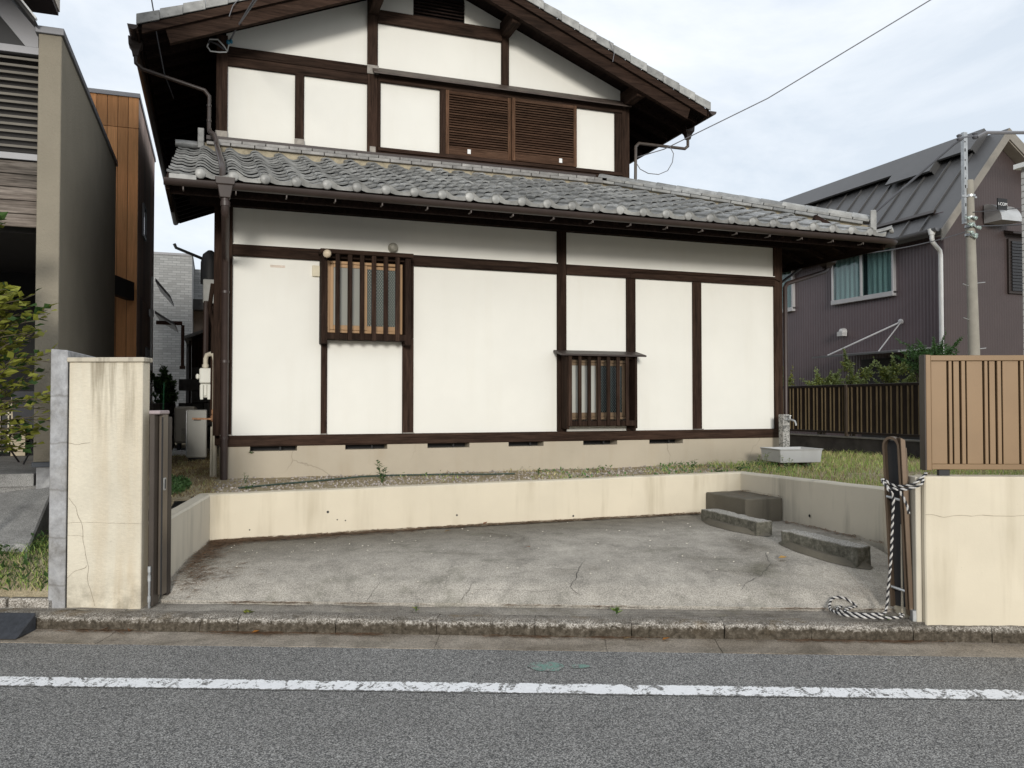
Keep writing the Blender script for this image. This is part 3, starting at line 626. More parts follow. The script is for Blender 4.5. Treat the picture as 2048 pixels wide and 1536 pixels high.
# rain hopper and downpipe on the left
q = MB(); V = []; 
for z, hx, hy in ((3.515,.085,.075),(3.455,.08,.07),(3.45,.066,.06),(3.34,.045,.045),(3.335,.03,.03)):
    V += [(.072-hx, 7.86-hy, z), (.072+hx, 7.86-hy, z), (.072+hx, 7.86+hy, z), (.072-hx, 7.86+hy, z)]
q.add(V, [(i*4+k, i*4+(k+1) % 4, i*4+4+(k+1) % 4, i*4+4+k) for i in range(4) for k in range(4)] + [(16,17,18,19)]); q.build('hopper', m_gutter, H, .004)
q = MB(); q.tube([(.072,7.86,3.36),(.074,7.86,3.24),(.077,7.90,3.19),(.088,8.74,2.97),(.09,8.80,2.92),(.09,8.80,.72)], .036, 12)
for z in (2.6, 1.9, 1.13): q.lathe((.09, 8.80, z), (0,0,1), [(0,.036),(.0,.041),(.025,.041),(.025,.036)], 12)
q.lathe((.074, 7.86, 3.27), (0,0,1), [(0,.036),(.0,.043),(.04,.043),(.04,.036)], 12); q.build('downpipe', m_pipe, H, smooth=True, angle=50)
# pipe of the far eave on the right
q = MB(); q.tube([(7.85,9.15,3.44),(7.85,9.15,3.33),(7.80,9.14,3.28),(7.05,8.97,3.06),(7.0,8.95,3.0),(7.0,8.95,.75)], .03, 10); q.build('downpipe', m_pipe, H, smooth=True, angle=50)
q = MB(); V = []
for z, h in ((3.47,.09),(3.40,.085),(3.36,.05),(3.33,.04)): V += [(7.85-h, 9.15-h, z), (7.85+h, 9.15-h, z), (7.85+h, 9.15+h, z), (7.85-h, 9.15+h, z)]
q.add(V, [(i*4+k, i*4+(k+1) % 4, i*4+4+(k+1) % 4, i*4+4+k) for i in range(3) for k in range(4)] + [(12,13,14,15),(3,2,1,0)]); q.build('hopper', m_gutter, H)

# ---- upper storey, wall plane Y = WY
def ux(x): return x*.99156
def uz(z): return 1.5+(z-1.5)*.99156
RX, RZ, RS = 2.75, 7.265, .405
zt_ = lambda x: RZ - RS*abs(x-RX)
b = MB(); wl, wr = .0, ux(5.60)
b.prism([(wl, WY+.06, 3.6), (wr, WY+.06, 3.6), (wr, WY+.06, zt_(wr)-.16), (RX, WY+.06, RZ-.16), (wl, WY+.06, zt_(wl)-.16)], (0, 9.4, 0)); b.build('upper_wall_core', m_wz, H)
def up(x0, x1, z0, z1): return Bx('plaster_panel', m_plaster, H, ux(x0), ux(x1), WY+.025, WY+.055, uz(z0), uz(z1))
up(.10, .93, 4.66, 5.66); up(1.02, 1.84, 4.66, 5.66); up(1.96, 2.80, 4.80, 5.68); up(4.77, 5.47, 4.80, 5.68)
def gp(pts):
    b = MB(); b.prism([(ux(x), WY+.025, uz(z)) for x, z in pts], (0,.03,0)); return b.build('plaster_panel', m_plaster, H)
zi = lambda x: (zt_(ux(x))-.19-1.5)/.99156+1.5          # soffit line in measured coordinates
gp([(.10,5.84),(1.84,5.84),(1.84,zi(1.84)),(.10,zi(.10))]); gp([(1.96,5.84),(3.68,5.84),(3.68,6.47),(1.96,6.47)]); gp([(3.77,5.86),(5.5,5.86),(5.5,zi(5.5)),(3.77,zi(3.77))])
gp([(1.96,6.6),(2.44,6.6),(2.44,zi(2.44)),(1.96,zi(1.96))]); gp([(3.15,6.6),(3.68,6.6),(3.68,zi(3.68)),(3.15,zi(3.15))])
def upost(x0, x1, z0, z1, y0=WY-.01): return Bx('post', m_wz, H, ux(x0), ux(x1), y0, WY+.065, uz(z0), uz(z1), .006)
upost(-.016, .117, 4.62, 6.0, WY-.02); upost(.921, 1.032, 4.72, 5.64); upost(1.83, 1.963, 4.70, 6.75, WY-.02); upost(3.67, 3.78, 5.86, 6.6); upost(5.506, 5.627, 4.62, 5.95, WY-.02)
def ubeam(x0, x1, z0, z1, y0=WY-.015, y1=WY+.065, nm='beam', m=None): return Bx(nm, m or m_wx, H, ux(x0), ux(x1), y0, y1, uz(z0), uz(z1), .005)
ubeam(.117, 1.83, 5.635, 5.75); ubeam(.117, 1.83, 5.752, 5.87, WY-.022); ubeam(1.963, 3.67, 6.455, 6.62, WY-.03); 
ubeam(1.963, 5.506, 4.70, 4.76, WY-.03); ubeam(1.963, 5.506, 4.762, 4.812, WY-.05, WY+.065, 'sill'); ubeam(1.963, 5.506, 5.68, 5.78, WY-.03)
for x0, x1 in ((-.02,.12),(.918,1.036),(1.86,1.935)): Bx('post_flashing', m_flash, H, ux(x0), ux(x1), WY-.026, WY+.02, uz(4.70 if x0 < 1.5 else 4.72), uz(4.815))
Bx('post_flashing', m_flash, H, ux(1.822), ux(1.972), WY-.035, WY+.02, uz(5.76), uz(5.875))
q = MB(); q.prism([(ux(1.89), WY-.14, uz(5.735)), (ux(1.89), WY-.14, uz(5.755)), (ux(1.89), WY, uz(5.865)), (ux(1.89), WY, uz(5.835))], (ux(5.60)-ux(1.89),0,0)); q.build('shutter_hood', plain('hood_metal', (.075,.056,.046), .5, .2, .3, 8), H, .003)
upost(2.80, 2.872, 4.812, 5.68, WY-.03); upost(1.963, 2.0, 4.812, 5.68, WY-.03); upost(5.40, 5.506, 4.812, 5.68)
q = MB(); q.box(ux(2.45), ux(3.14), WY+.05, WY+.058, uz(6.62), uz(7.0)); GV = q.build('gable_vent', m_black, H)
for k in range(7): Bx('vent_slat', m_soffit_shade, GV, ux(2.45), ux(3.14), WY+.005, WY+.05, uz(6.63+k*.045), uz(6.645+k*.045))
def shutter(x0, x1, z0, z1, y):
    w = .048; S = Bx('shutter', m_soffit_shade, H, x0+.01, x1-.01, y+.034, y+.04, z0+.01, z1-.01)
    for a in (x0, x1-w): Bx('shutter_stile', m_shutter_v, S, a, a+w, y, y+.035, z0, z1, .003)
    Bx('shutter_rail', m_shutter, S, x0+w, x1-w, y+.001, y+.034, z0, z0+.10, .003); Bx('shutter_rail', m_shutter, S, x0+w, x1-w, y+.001, y+.034, z1-.05, z1, .003)
    n = 21; zz0 = z0+.10; dz = (z1-.05-zz0)/n
    for k in range(n):
        q = MB(); z = zz0+k*dz; q.prism([(x0+w, y+.006, z+.004), (x0+w, y+.006, z+.012), (x0+w, y+.033, z+dz*1.05), (x0+w, y+.033, z+dz*1.05-.008)], (x1-x0-2*w, 0, 0)); q.build('slat', m_shutter, S)
    Bx('shutter_label', m_white, S, x0+.30 if x0 < 3.3 else x1-.27, x0+.345 if x0 < 3.3 else x1-.225, y-.002, y+.002, z0+.035, z0+.095)
shutter(ux(2.872), ux(3.80), uz(4.812), uz(5.68), WY-.035); shutter(ux(3.80), ux(4.77), uz(4.812), uz(5.68), WY-.07)
# purlins carrying the gable overhang
for x, y0, z1 in ((5.52, 10.09, None), (3.69, 10.09, None), (1.88, 10.09, None), (2.75, 10.09, None)):
    zz = zt_(x)-.20; Bx('purlin', m_wy, H, x-.065, x+.065, y0, WY+.05, zz-.21, zz, .008)
# ---- upper roof
b = MB(); xl, xr = -.855, 6.55; YG = 9.95; YB = 20.6
def roofslab(b, x_0, x_1, y0, y1, d0, d1): 
    for s_, xe in ((-1, x_0), (1, x_1)):
        P = [(xe, y0, zt_(xe)-d0), (RX, y0, RZ-d0), (RX, y0, RZ-d1), (xe, y0, zt_(xe)-d1)]
        b.prism(P, (0, y1-y0, 0))
roofslab(b, xl+.02, xr-.02, YG+.06, YB, .12, .17); UR = b.build('upper_roof', m_soffit_shade, H)
b = MB(); V = []; F = []
for s_, xe in ((-1, xl), (1, xr)):                                    # corrugated tile covering
    o0 = len(V); n = 150
    for j in range(n+1):
        y = YG+.14+(YB-YG-.14)*j/n
        for i in range(2): x = (RX, xe)[i]; V.append((x, y, zt_(x)-.06+.025*math.cos(2*math.pi*y/.28)))
    for j in range(n): F.append((o0+j*2, o0+j*2+1, o0+j*2+3, o0+j*2+2))
b.add(V, F); b.build('tile_covering', m_tile, UR, smooth=True, angle=80)
rf = MB()
for s_, xe in ((-1, xl+.06), (1, xr-.06)):
    for k in range(26):
        y = YG+.3+k*.4; x2 = RX+s_*.5; rf.bar((xe, y, zt_(xe)-.21), (x2, y, zt_(x2)-.21), .05, .075, (0,0,1))
rf.build('rafters', m_soffit_shade, UR)
def slope_board(name, d0, d1, y0, y1, inset, mat):
    for s_, xe in ((-1, xl+inset), (1, xr-inset)):
        q = MB(); q.prism([(RX, y0, RZ-d0), (xe, y0, zt_(xe)-d0), (xe+(.05*-s_ if inset > .1 else 0), y0, zt_(xe)-d1+.0), (RX, y0, RZ-d1)], (0, y1-y0, 0)); q.build(name, mat, UR)
slope_board('verge_board', .13, .225, YG+.015, YG+.05, .06, m_wx); slope_board('barge_board', .222, .375, YG+.06, YG+.13, .30, m_wx)
for s_, xe in ((-1, xl), (1, xr)):
    n = 15; hw = abs(xe-RX); dx = hw/n; 
    for k in range(n):
        xa = RX+s_*dx*k; xb = RX+s_*(dx*(k+1)-.002); lift = .008
        q = MB(); P = [(xa, YG, zt_(xa)-.012), (xb, YG, zt_(xb)+.004), (xb, YG, zt_(xb)-.112), (xa, YG, zt_(xa)-.122)]; q.prism(P, (0,.018,0)); P = [(xa, YG+.019, zt_(xa)-.022), (xb, YG+.019, zt_(xb)+.004), (xb, YG+.019, zt_(xb)-.02), (xa, YG+.019, zt_(xa)-.045)]; q.prism(P, (0,.17,0)); q.build('verge_tile', m_tile_lt, UR, .004)
GL = half_gutter('gutter', [(xl-.035, YG+.0, zt_(xl)-.12), (xl-.035, 15, zt_(xl)-.13), (xl-.035, YB, zt_(xl)-.15)], .055, UR, m_gutter)
GR = half_gutter('gutter', [(xr+.035, YG+.0, zt_(xr)-.12), (xr+.035, 15, zt_(xr)-.13), (xr+.035, YB, zt_(xr)-.15)], .055, UR, m_gutter)
for x in (xl, xr):
    q = MB(); n = 40
    for k in range(0, n): pass
    s_ = -1 if x < 0 else 1; q.prism([(x, YG+.05, zt_(x)-.05), (x-s_*.02, YG+.05, zt_(x)-.05), (x-s_*.02, YG+.05, zt_(x)-.19), (x, YG+.05, zt_(x)-.19)], (0, YB-YG-.05, 0)); q.build('fascia', m_wy, UR)
    gx = x+s_*.035; gy = 10.62 if s_ > 0 else 10.35; q = MB(); V = []
    zg = zt_(x)-.12
    for z, h in ((zg,.075),(zg-.09,.07),(zg-.13,.045),(zg-.20,.03)): V += [(gx-h, gy-h, z), (gx+h, gy-h, z), (gx+h, gy+h, z), (gx-h, gy+h, z)]
    q.add(V, [(i*4+k, i*4+(k+1) % 4, i*4+4+(k+1) % 4, i*4+4+k) for i in range(3) for k in range(4)] + [(12,13,14,15),(3,2,1,0)]); q.build('hopper', m_gutter, UR)
zg = zt_(xl)-.32
q = MB(); q.tube([(xl-.035,10.35,zg+.02),(xl-.03,10.35,zg-.08),(xl+.04,10.35,zg-.14),(-.14,10.31,5.17),(-.09,10.30,5.10),(-.09,10.30,4.73),(-.08,10.29,4.68),(-.03,10.2,4.62),(-.01,10.2,4.56),(.0,10.15,4.48),(.045,8.12,3.72),(.05,8.0,3.63),(.05,7.97,3.55)], [.023]*6+[.030]*7, 10)
for z in (4.98, 4.8): q.lathe((-.09,10.30,z), (0,0,1), [(0,.023),(0,.028),(.02,.028),(.02,.023)], 10)
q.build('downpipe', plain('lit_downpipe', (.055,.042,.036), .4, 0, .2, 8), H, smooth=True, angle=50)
zg = zt_(xr)-.32
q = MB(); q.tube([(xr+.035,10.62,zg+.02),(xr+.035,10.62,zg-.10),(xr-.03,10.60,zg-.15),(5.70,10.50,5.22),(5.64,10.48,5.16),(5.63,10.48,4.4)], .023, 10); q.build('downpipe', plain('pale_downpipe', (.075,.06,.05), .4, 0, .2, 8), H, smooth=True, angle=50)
# left flank of the house: things fixed to the side wall
Bx('side_post', m_wz, H, -.02, .045, FY+.02, FY+.14, 1.163, 3.6); Bx('side_boards', m_wz, H, .0, .05, FY+.14, 20, 1.06, 3.5)
Bx('meter_box', plain('grey_box', (.36,.36,.34), .6), H, -.16, .0, 11.7, 12.1, 2.82, 3.14, .01)
q = MB(); q.lathe((-.08, 12.6, 3.0), (0,0,1), [(.2,.13),(.5,.13),(.62,.10),(.68,.03)], 14); q.build('vent_hood', m_black, H, smooth=True)
q = MB()
for k, (x, z0, z1) in enumerate(((-.12,1.6,2.8),(-.07,1.9,2.75),(-.03,1.7,2.6))): q.tube([(x, 11.3+.15*k, z0), (x+.01, 11.3+.15*k, z1)], .035, 8)
q.build('pipe_cover', m_pipe, H, smooth=True)
q = MB(); q.tube([(-.03, FY+.35, 2.75), (-.06, FY+.35, 2.5), (-.02, FY+.33, 2.3), (-.03, FY+.33, 1.3)], .022, 8); q.build('cable_duct', m_wz, H, smooth=True)
q = MB(); q.tube([(-.90,20.3,5.12),(-.86,20.3,5.03),(-.26,20.3,4.80),(-.05,20.3,4.7)], .035, 8); q.build('eave_strut', m_black, H)
# ------------------------------------------------------------------ walls round the parking bay
def wall_run(name, pts, th, zt, zb, mats, par, side=1):
    """polyline wall with mitred corners: pts = inner face corners"""
    P = [Vector((p[0], p[1], 0)) for p in pts]; O = []
    for i, p in enumerate(P):
        d0 = (p-P[i-1]).normalized() if i else (P[1]-p).normalized(); d1 = (P[i+1]-p).normalized() if i < len(P)-1 else d0
        n = Vector((-(d0+d1).y, (d0+d1).x, 0)).normalized()*side; k = th/max(.3, n.dot(Vector((-d0.y, d0.x, 0))*side)); O.append(p+n*k)
    for i in range(len(P)-1):
        b = MB(); a, c, d, e = P[i], P[i+1], O[i+1], O[i]; n = max(2, int((c-a).length/.15)); V = []; F = []
        for j in range(n+1):
            t = j/n; q = a.lerp(c, t); w = e.lerp(d, t); z = zt[i]+(zt[i+1]-zt[i])*t + .004*noise.noise(Vector((q.x*3, q.y*3, 0)))
            V += [(q.x, q.y, zb), (q.x, q.y, z-.012), ((q+(w-q)*.12).x, (q+(w-q)*.12).y, z), ((q+(w-q)*.9).x, (q+(w-q)*.9).y, z+.003), (w.x, w.y, z-.012), (w.x, w.y, zb)]
        for j in range(n):
            for k in range(5): F.append((j*6+k, (j+1)*6+k, (j+1)*6+k+1, j*6+k+1))
        F += [(0,1,2,3,4,5), tuple(n*6+k for k in range(6))[::-1]]
        b.add(V, [f[::-1] if side > 0 else f for f in F]); b.build(name, mats[i], par, smooth=True, angle=30)
RW = thing('retaining_wall', (2.5, 7.25, .3), 'low cream painted retaining wall round three sides of the parking slab', 'wall')
wall_run('wall_face', [(-.36, 6.22), (-.032, 7.25), (5.10, 7.25), (5.12, 5.34), (4.28, 4.30)], .12, [.655, .742, .778, .80, .82], .0, [m_cream_shade, m_cream, m_cream_shade, m_cream_shade], RW, 1)
for x, z, r_ in ((.92,.56,.011),(1.0,.49,.006),(1.07,.48,.006),(2.07,.48,.009),(3.22,.42,.010),(.28,.44,.006)):
    q = MB(); q.lathe((x, 7.2485, z), (0,1,0), [(0,r_*.9),(.0005,r_)], 9); q.build('weep_hole', m_black, RW)
q = MB(); q.lathe((5.0985, 6.2, .47), (1,0,0), [(0,.013),(.0005,.014)], 9); q.build('weep_hole', m_black, RW)
# gate pillar on the left
PL = thing('gate_pillar', st(-3.0, 5.7, .1), 'tall cream rendered gate pillar with rust stains, cracks and a flat cap', 'pillar')
b = MB(); sbox(b, -3.278, -2.765, 5.47, 5.575, .06, 1.775)
o = b.build('shaft', m_pillar, PL, bevel=.006)
b = MB(); b.obox(st(-3.02, 5.522, 1.79), (UX, VX, ZX), .268, .066, .016); b.build('cap', stain_wall('stained_cap', (.5,.45,.36), (.06,.05,.04), .95, .3, 60, False, scale=3), PL, .006)
def crack(name, par, pts, w, mat):
    b = MB(); P = [Vector(p) for p in pts]; fine = []
    for i in range(len(P)-1):
        for k in range(6): q = P[i].lerp(P[i+1], k/6); fine.append(q + (UX*noise.noise(q*14) + ZX*noise.noise(q*14+Vector((9,0,0))))*.012)
    fine.append(P[-1])
    for i in range(len(fine)-1):
        a, c = fine[i], fine[i+1]; d = (c-a).normalized(); n = d.cross(VX).normalized()*w*(.5+.6*abs(noise.noise(a*20)))
        b.add([a-n, a+n, c+n, c-n], [(0,1,2,3)])
    return b.build(name, mat, par)
m_crack = plain('crack_brown', (.16, .12, .08), .95);  # flat brown of the thin crack strips
fv = 5.4685
crack('crack', PL, [st(-3.275, fv, .86), st(-3.22, fv, .80), st(-3.17, fv, .64), st(-3.14, fv, .45), st(-3.12, fv, .28), st(-3.08, fv, .13)], .0016, m_crack)
crack('crack', PL, [st(-3.276, fv, .32), st(-3.21, fv, .37), st(-3.14, fv, .40)], .0014, m_crack)
crack('crack', PL, [st(-3.276, fv, 1.225), st(-3.2, fv, 1.215), st(-3.12, fv, 1.228)], .0015, m_crack)
crack('crack', PL, [st(-3.276, fv, .685), st(-3.0, fv, .69), st(-2.74, fv, .682)], .0010, m_crack)
crack('crack', PL, [st(-3.276, fv, .60), st(-3.2, fv, .605), st(-3.16, fv, .6)], .0011, m_crack)
# grey concrete boundary wall to the left of the pillar
CW = thing('concrete_wall', st(-3.36, 5.6, .1), 'bare grey concrete boundary wall left of the cream pillar', 'wall')
p = st(-3.40, 5.46); b = MB(); q = st(-3.283, 5.46)
b.add([(p.x,p.y,.06),(q.x,q.y,.06),(q.x+.33,q.y+1.5,.06),(p.x+.2,p.y+1.55,.06),(p.x,p.y,1.865),(q.x,q.y,1.855),(q.x+.33,q.y+1.5,1.80),(p.x+.2,p.y+1.55,1.80)], [(0,3,2,1),(4,5,6,7),(0,1,5,4),(1,2,6,5),(2,3,7,6),(3,0,4,7)]); b.build('wall_face', m_conc, CW, .006)
# cream wall on the right
CR = thing('cream_wall', st(4.4, 5.4, .1), 'cream rendered street wall below the tan slatted fence', 'wall')
b = MB(); grid_box(b, st(2.335, 5.33, .05), UX*4.6, VX*.16, ZX*.985, 40, 2, 9); o = b.build('wall_face', m_cream, CR, bevel=.008); rough(o, .003, 3)
b = MB(); grid_box(b, st(2.298, 5.375, .05), UX*.037, VX*.115, ZX*.978, 1, 2, 9); o = b.build('end_strip', m_cream_shade, CR, bevel=.004)
b = MB(); grid_box(b, st(2.255, 5.495, .05), UX*.10, VX*.12, ZX*.965, 1, 2, 9); o = b.build('end_pier', m_cream, CR, bevel=.004)
crack('crack', CR, [st(2.34, 5.3255, .80), st(2.45, 5.3255, .785), st(2.62, 5.3255, .795), st(3.0, 5.3255, .79)], .0012, m_crack)
m_br = plain('bronze_gate', (.13, .092, .062), .36, .55, .1, 4); m_br_d = plain('dark_bronze_gate', (.035, .027, .023), .45, .3, .15, 4); m_lav = plain('faded_cap', (.33, .27, .27), .5, .1, .1, 8)
# tan slatted fence above it
m_tan = plain('tan_aluminium_slat', (.235, .15, .078), .45, .15, .06, 3); m_tan_d = plain('tan_rail', (.215, .135, .068), .42, .15, .06, 3)
TF = thing('slat_fence', st(4.4, 5.42, 1.1), 'tan aluminium fence of wide and narrow upright slats on the cream wall', 'fence')
def sb(name, mat, par, u0, u1, v0, v1, z0, z1, bev=.003):
    b = MB(); sbox(b, u0, u1, v0, v1, z0, z1); return b.build(name, mat, par, bev)
zb, zt2 = 1.075, 1.80
sb('top_rail', m_tan_d, TF, 2.405, 6.9, 5.385, 5.445, zt2-.035, zt2); sb('bottom_rail', m_tan_d, TF, 2.405, 6.9, 5.385, 5.445, zb, zb+.035)
sb('end_post', m_tan_d, TF, 2.372, 2.405, 5.38, 5.455, zb-.005, zt2+.003)
for u in (2.49, 4.2, 5.9): sb('support', m_black, TF, u-.035, u+.035, 5.40, 5.43, 1.0, zb)
u = 2.412; k = 0
while u < 6.88:
    for w, g, dv in ((.098, .010, 0), (.020, .013, -.006), (.036, .010, .002), (.024, .011, -.006)):
        if k == 0 and w == .098: w = .098
        sb('slat', m_tan, TF, u, u+w, 5.398+dv, 5.425+dv, zb+.035, zt2-.035, .002); u += w+g; k += 1
sb('end_shade_plate', m_br_d, TF, 2.364, 2.3715, 5.378, 5.458, zb-.006, zt2+.004, 0)  # added dark plate: shade on the post's end face put into colour
b = MB(); sbox(b, 2.405, 6.9, 5.434, 5.438, zb+.02, zt2-.02); b.build('backing_sheet', m_black, TF)

# ---- folded gates
m_st = plain('grey_gate', (.085, .07, .058), .38, .5, .1, 4)
G1 = thing('folded_gate', st(-2.69, 5.6, .12), 'grey brown folded aluminium gate with a pink cap against the left pillar', 'gate')
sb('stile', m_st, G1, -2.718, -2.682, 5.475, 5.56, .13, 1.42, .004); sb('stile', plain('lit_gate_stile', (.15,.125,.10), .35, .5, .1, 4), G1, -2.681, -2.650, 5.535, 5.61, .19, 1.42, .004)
sb('groove', m_black, G1, -2.655, -2.6498, 5.52, 5.534, .19, 1.40, 0); sb('cap', m_lav, G1, -2.722, -2.645, 5.47, 5.62, 1.42, 1.446, .006)
sb('panel', m_br_d, G1, -2.70, -2.655, 5.62, 5.68, .17, 1.40, .004); sb('latch', m_steel, G1, -2.653, -2.646, 5.545, 5.58, .90, .985, .002); sb('latch_slot', m_black, G1, -2.6462, -2.6452, 5.555, 5.57, .91, .975, 0)
b = MB(); 
for z in (.30, .36, .16): b.lathe(st(-2.703, 5.465, z), (0,0,1), [(0,.012),(.04,.012)], 10)
b.lathe(st(-2.703, 5.465, .12), (0,0,1), [(0,.008),(.28,.008)], 8); b.build('hinge', m_steel, G1, smooth=True)
G2 = thing('folded_gate', st(2.25, 5.5, .13), 'bronze folded gate leaning with a rounded loop top and rope round it', 'gate')
TL = Vector((-.045, .02, 1)); 
def g2(u, v, z): return st(2.25 + u*.7, 5.50 + v, .16) + (UX*-.034 + VX*.02)*z + ZX*z
def loop(name, mat, hw, h, th, depth, u0, v0, z0, ax_w=(1,0), n=10):
    """inverted U strip: plane spanned by u (width) and z, depth along v"""
    b = MB(); path = [(-hw, 0)] + [(-hw, (h-hw)*k/3) for k in (1,2)] ; path += [(hw*math.cos(math.pi-math.pi*k/n), h-hw+hw*math.sin(math.pi*k/n)) for k in range(n+1)] + [(hw, (h-hw)*k/3) for k in (2,1)] + [(hw, 0)]
    inn = [(x*(1-th/hw), min(z, z if z < h-hw else h-hw+(z-(h-hw))*(1-th/hw))) for x, z in path]
    V = []; F = []; m = len(path)
    for (x, z), (xi, zi2) in zip(path, inn):
        V += [g2(u0+x*ax_w[0], v0+x*ax_w[1], z0+z), g2(u0+xi*ax_w[0], v0+xi*ax_w[1], z0+zi2), g2(u0+x*ax_w[0]+depth[0], v0+x*ax_w[1]+depth[1], z0+z), g2(u0+xi*ax_w[0]+depth[0], v0+xi*ax_w[1]+depth[1], z0+zi2)]
    for i in range(m-1):
        for a, c in ((0,1),(1,3),(3,2),(2,0)): F.append((i*4+a, i*4+c, (i+1)*4+c, (i+1)*4+a))
    b.add(V, F); return b.build(name, mat, G2, smooth=True, angle=40)
loop('loop_frame', m_br, .068, 1.10, .017, (.05, .035), -.03, -.03, .02, (.8, -.6))
b = MB(); 
for du, dv, h in ((.012, .03, 1.08),): b.prism([g2(-.045, .045, .02), g2(.045, -.02, .02), g2(.045, -.02, 1.05), g2(.025, -.005, 1.09), g2(-.025, .03, 1.09), g2(-.045, .045, 1.05)], (UX*.012+VX*.016))
b.build('hollow_shade', m_black, G2)  # black plate filling the loop, painted as the shade of its hollow
b = MB(); b.prism([g2(.076, -.07, -.03), g2(.088, -.07, -.03), g2(.094, -.07, 1.05), g2(.080, -.07, 1.05)], VX*.06); b.build('board', m_br, G2, .003)
b = MB(); b.prism([g2(.030, -.085, -.02), g2(.072, -.085, -.02), g2(.076, -.085, 1.10), g2(.030, -.085, 1.115)], VX*.06); b.build('board', m_br, G2, .003)
for z in (.72, .14):
    b = MB(); b.tube([g2(-.075, .0, z+.01), g2(.03, -.06, z-.01)], .009, 8); b.build('cross_bar', m_steel, G2)
b = MB(); b.prism([g2(.045, -.07, -.07), g2(.085, -.07, -.07), g2(.065, -.07, .14), g2(.045, -.07, .17)], VX*.012); b.build('bracket', plain('rusty_bracket', (.22,.13,.07), .7, .2, .3, 20), G2)
b = MB(); sbox(b, 2.275, 2.32, 5.38, 5.43, .10, .185); b.build('foot', m_steel, G2, .003)
# twisted rope: tied round the gate, hanging down, coiled on the ground
def rope(path, r=.0075):
    P = [Vector(p) for p in path]; S = []
    for i in range(len(P)-1):                                          # Catmull-Rom
        p0, p1, p2, p3 = P[max(i-1,0)], P[i], P[i+1], P[min(i+2, len(P)-1)]
        n = max(3, int((p2-p1).length/.012))
        for k in range(n):
            t = k/n; S.append(.5*((2*p1)+(p2-p0)*t+(2*p0-5*p1+4*p2-p3)*t*t+(3*p1-p0-3*p2+p3)*t**3))
    S.append(P[-1]); u = Vector((.3,.5,.8)); L1, L2, d = [], [], 0
    for i, p in enumerate(S):
        t = (S[min(i+1, len(S)-1)]-S[max(i-1, 0)]).normalized(); u = (u-t*u.dot(t)).normalized(); w = t.cross(u)
        if i: d += (p-S[i-1]).length
        a = d/.05*2*math.pi; o = (u*math.cos(a)+w*math.sin(a))*r*.55; L1.append(p+o); L2.append(p-o)
    return L1, L2
m_rw = plain('white_rope', (.50,.48,.45), .9, 0, .25, 60); m_rb = plain('black_rope', (.015,.015,.018), .9)
rb_ = MB()
def gz(u, v, z=.155):
    v2 = 5.32+(v-5.32)*.6 if v > 5.32 else v; u = u*v2/v; v = v2
    return st(u, v, max(z, floor_z(u, v)+.018 if v > 5.66 else .106+max(0,v-5.42)*.09+.02))
paths = [[st(2.345,5.36,1.03), st(2.30,5.30,.99), st(2.22,5.33,.955), st(2.15,5.40,.955), st(2.135,5.47,.985), st(2.155,5.52,1.0), st(2.20,5.44,.965), st(2.27,5.345,.985), st(2.345,5.345,1.045), st(2.38,5.42,1.05)],
         [st(2.15,5.50,1.0), st(2.140,5.40,.945), st(2.170,5.40,.90), st(2.172,5.42,.75), st(2.168,5.44,.5), st(2.156,5.46,.30), st(2.15,5.47,.19), gz(2.13,5.47), gz(2.02,5.40), gz(1.92,5.48), gz(1.93,5.60), gz(2.03,5.74), gz(2.08,5.82), gz(2.03,5.91), gz(1.95,5.90), gz(1.87,5.72), gz(1.84,5.54), gz(1.86,5.40), gz(1.95,5.32), gz(2.06,5.31), gz(2.17,5.33), gz(2.235,5.43), gz(2.235,5.48)],
         [gz(1.97,5.78), gz(1.90,5.66), gz(1.90,5.53), gz(1.99,5.44), gz(2.10,5.46)], [st(2.19,5.36,.95), st(2.23,5.35,.86), st(2.245,5.35,.80)]]
for pth in paths:
    L1, L2 = rope(pth); rb_.k = 0; rb_.tube(L1, .0062, 6); rb_.k = 1; rb_.tube(L2, .0062, 6)
ro = rb_.build('rope', [m_rw, m_rb], smooth=True, org=st(2.1, 5.45, .13)); tag(ro, 'black and white twisted rope tied to the bronze gate and coiled on the ground', 'rope')

# ---- concrete step and wheel stops
m_step = stain_wall('dark_concrete', (.135,.12,.093), (.05,.044,.034), .8, .5, 50, False)
b = MB(); grid_box(b, (4.68, 6.575, .30), (.415,0,0), (0,.67,0), (0,0,.295), 6, 8, 5); o = b.build('concrete_step', m_step, org=(4.89, 6.9, .36), bevel=.008); rough(o, .006, 9)
tag(o, 'dark mossy concrete step block in the back right corner of the parking slab', 'step')
def stop(name, p, q, label):
    p, q = Vector(p), Vector(q); d = q-p; l = d.length; d.normalize(); w = Vector((-d.y, d.x, 0)).normalized(); w = w if w.x > 0 else -w
    b = MB(); grid_box(b, p-ZX*.04, d*l, w*.155, ZX*.185, 26, 5, 6)
    o = b.build(name, m_stop, org=(p+q)/2+w*.08, bevel=.006); rough(o, .008, 12); rough(o, .004, 40)
    b2 = MB(); V = []; n = 22; c = (p+q)/2+w*.07                       # mortar skirt spread round the foot
    for k in range(n):
        a = 2*math.pi*k/n; e = d*math.cos(a)*(l/2+.07)*(1-.10*abs(math.sin(2*a))) + w*math.sin(a)*.155; r_ = 1+.12*noise.noise(Vector((a*2, l, 0)))
        x = c+e*r_; V.append((x.x, x.y, floor_z(*suv(x))+.004)); x2 = c+e*.82; V.append((x2.x, x2.y, floor_z(*suv(x2))+.045))
    b2.add(V, [(2*k, (2*k+2) % (2*n), (2*k+3) % (2*n), 2*k+1) for k in range(n)] + [tuple(2*k+1 for k in range(n))]); b2.build('mortar_skirt', m_step, o, smooth=True)
    return tag(o, label, 'wheel stop', 'concrete wheel stops on the parking slab')
def suv(x): return (x[0]*CA - x[1]*SA, x[0]*SA + x[1]*CA)
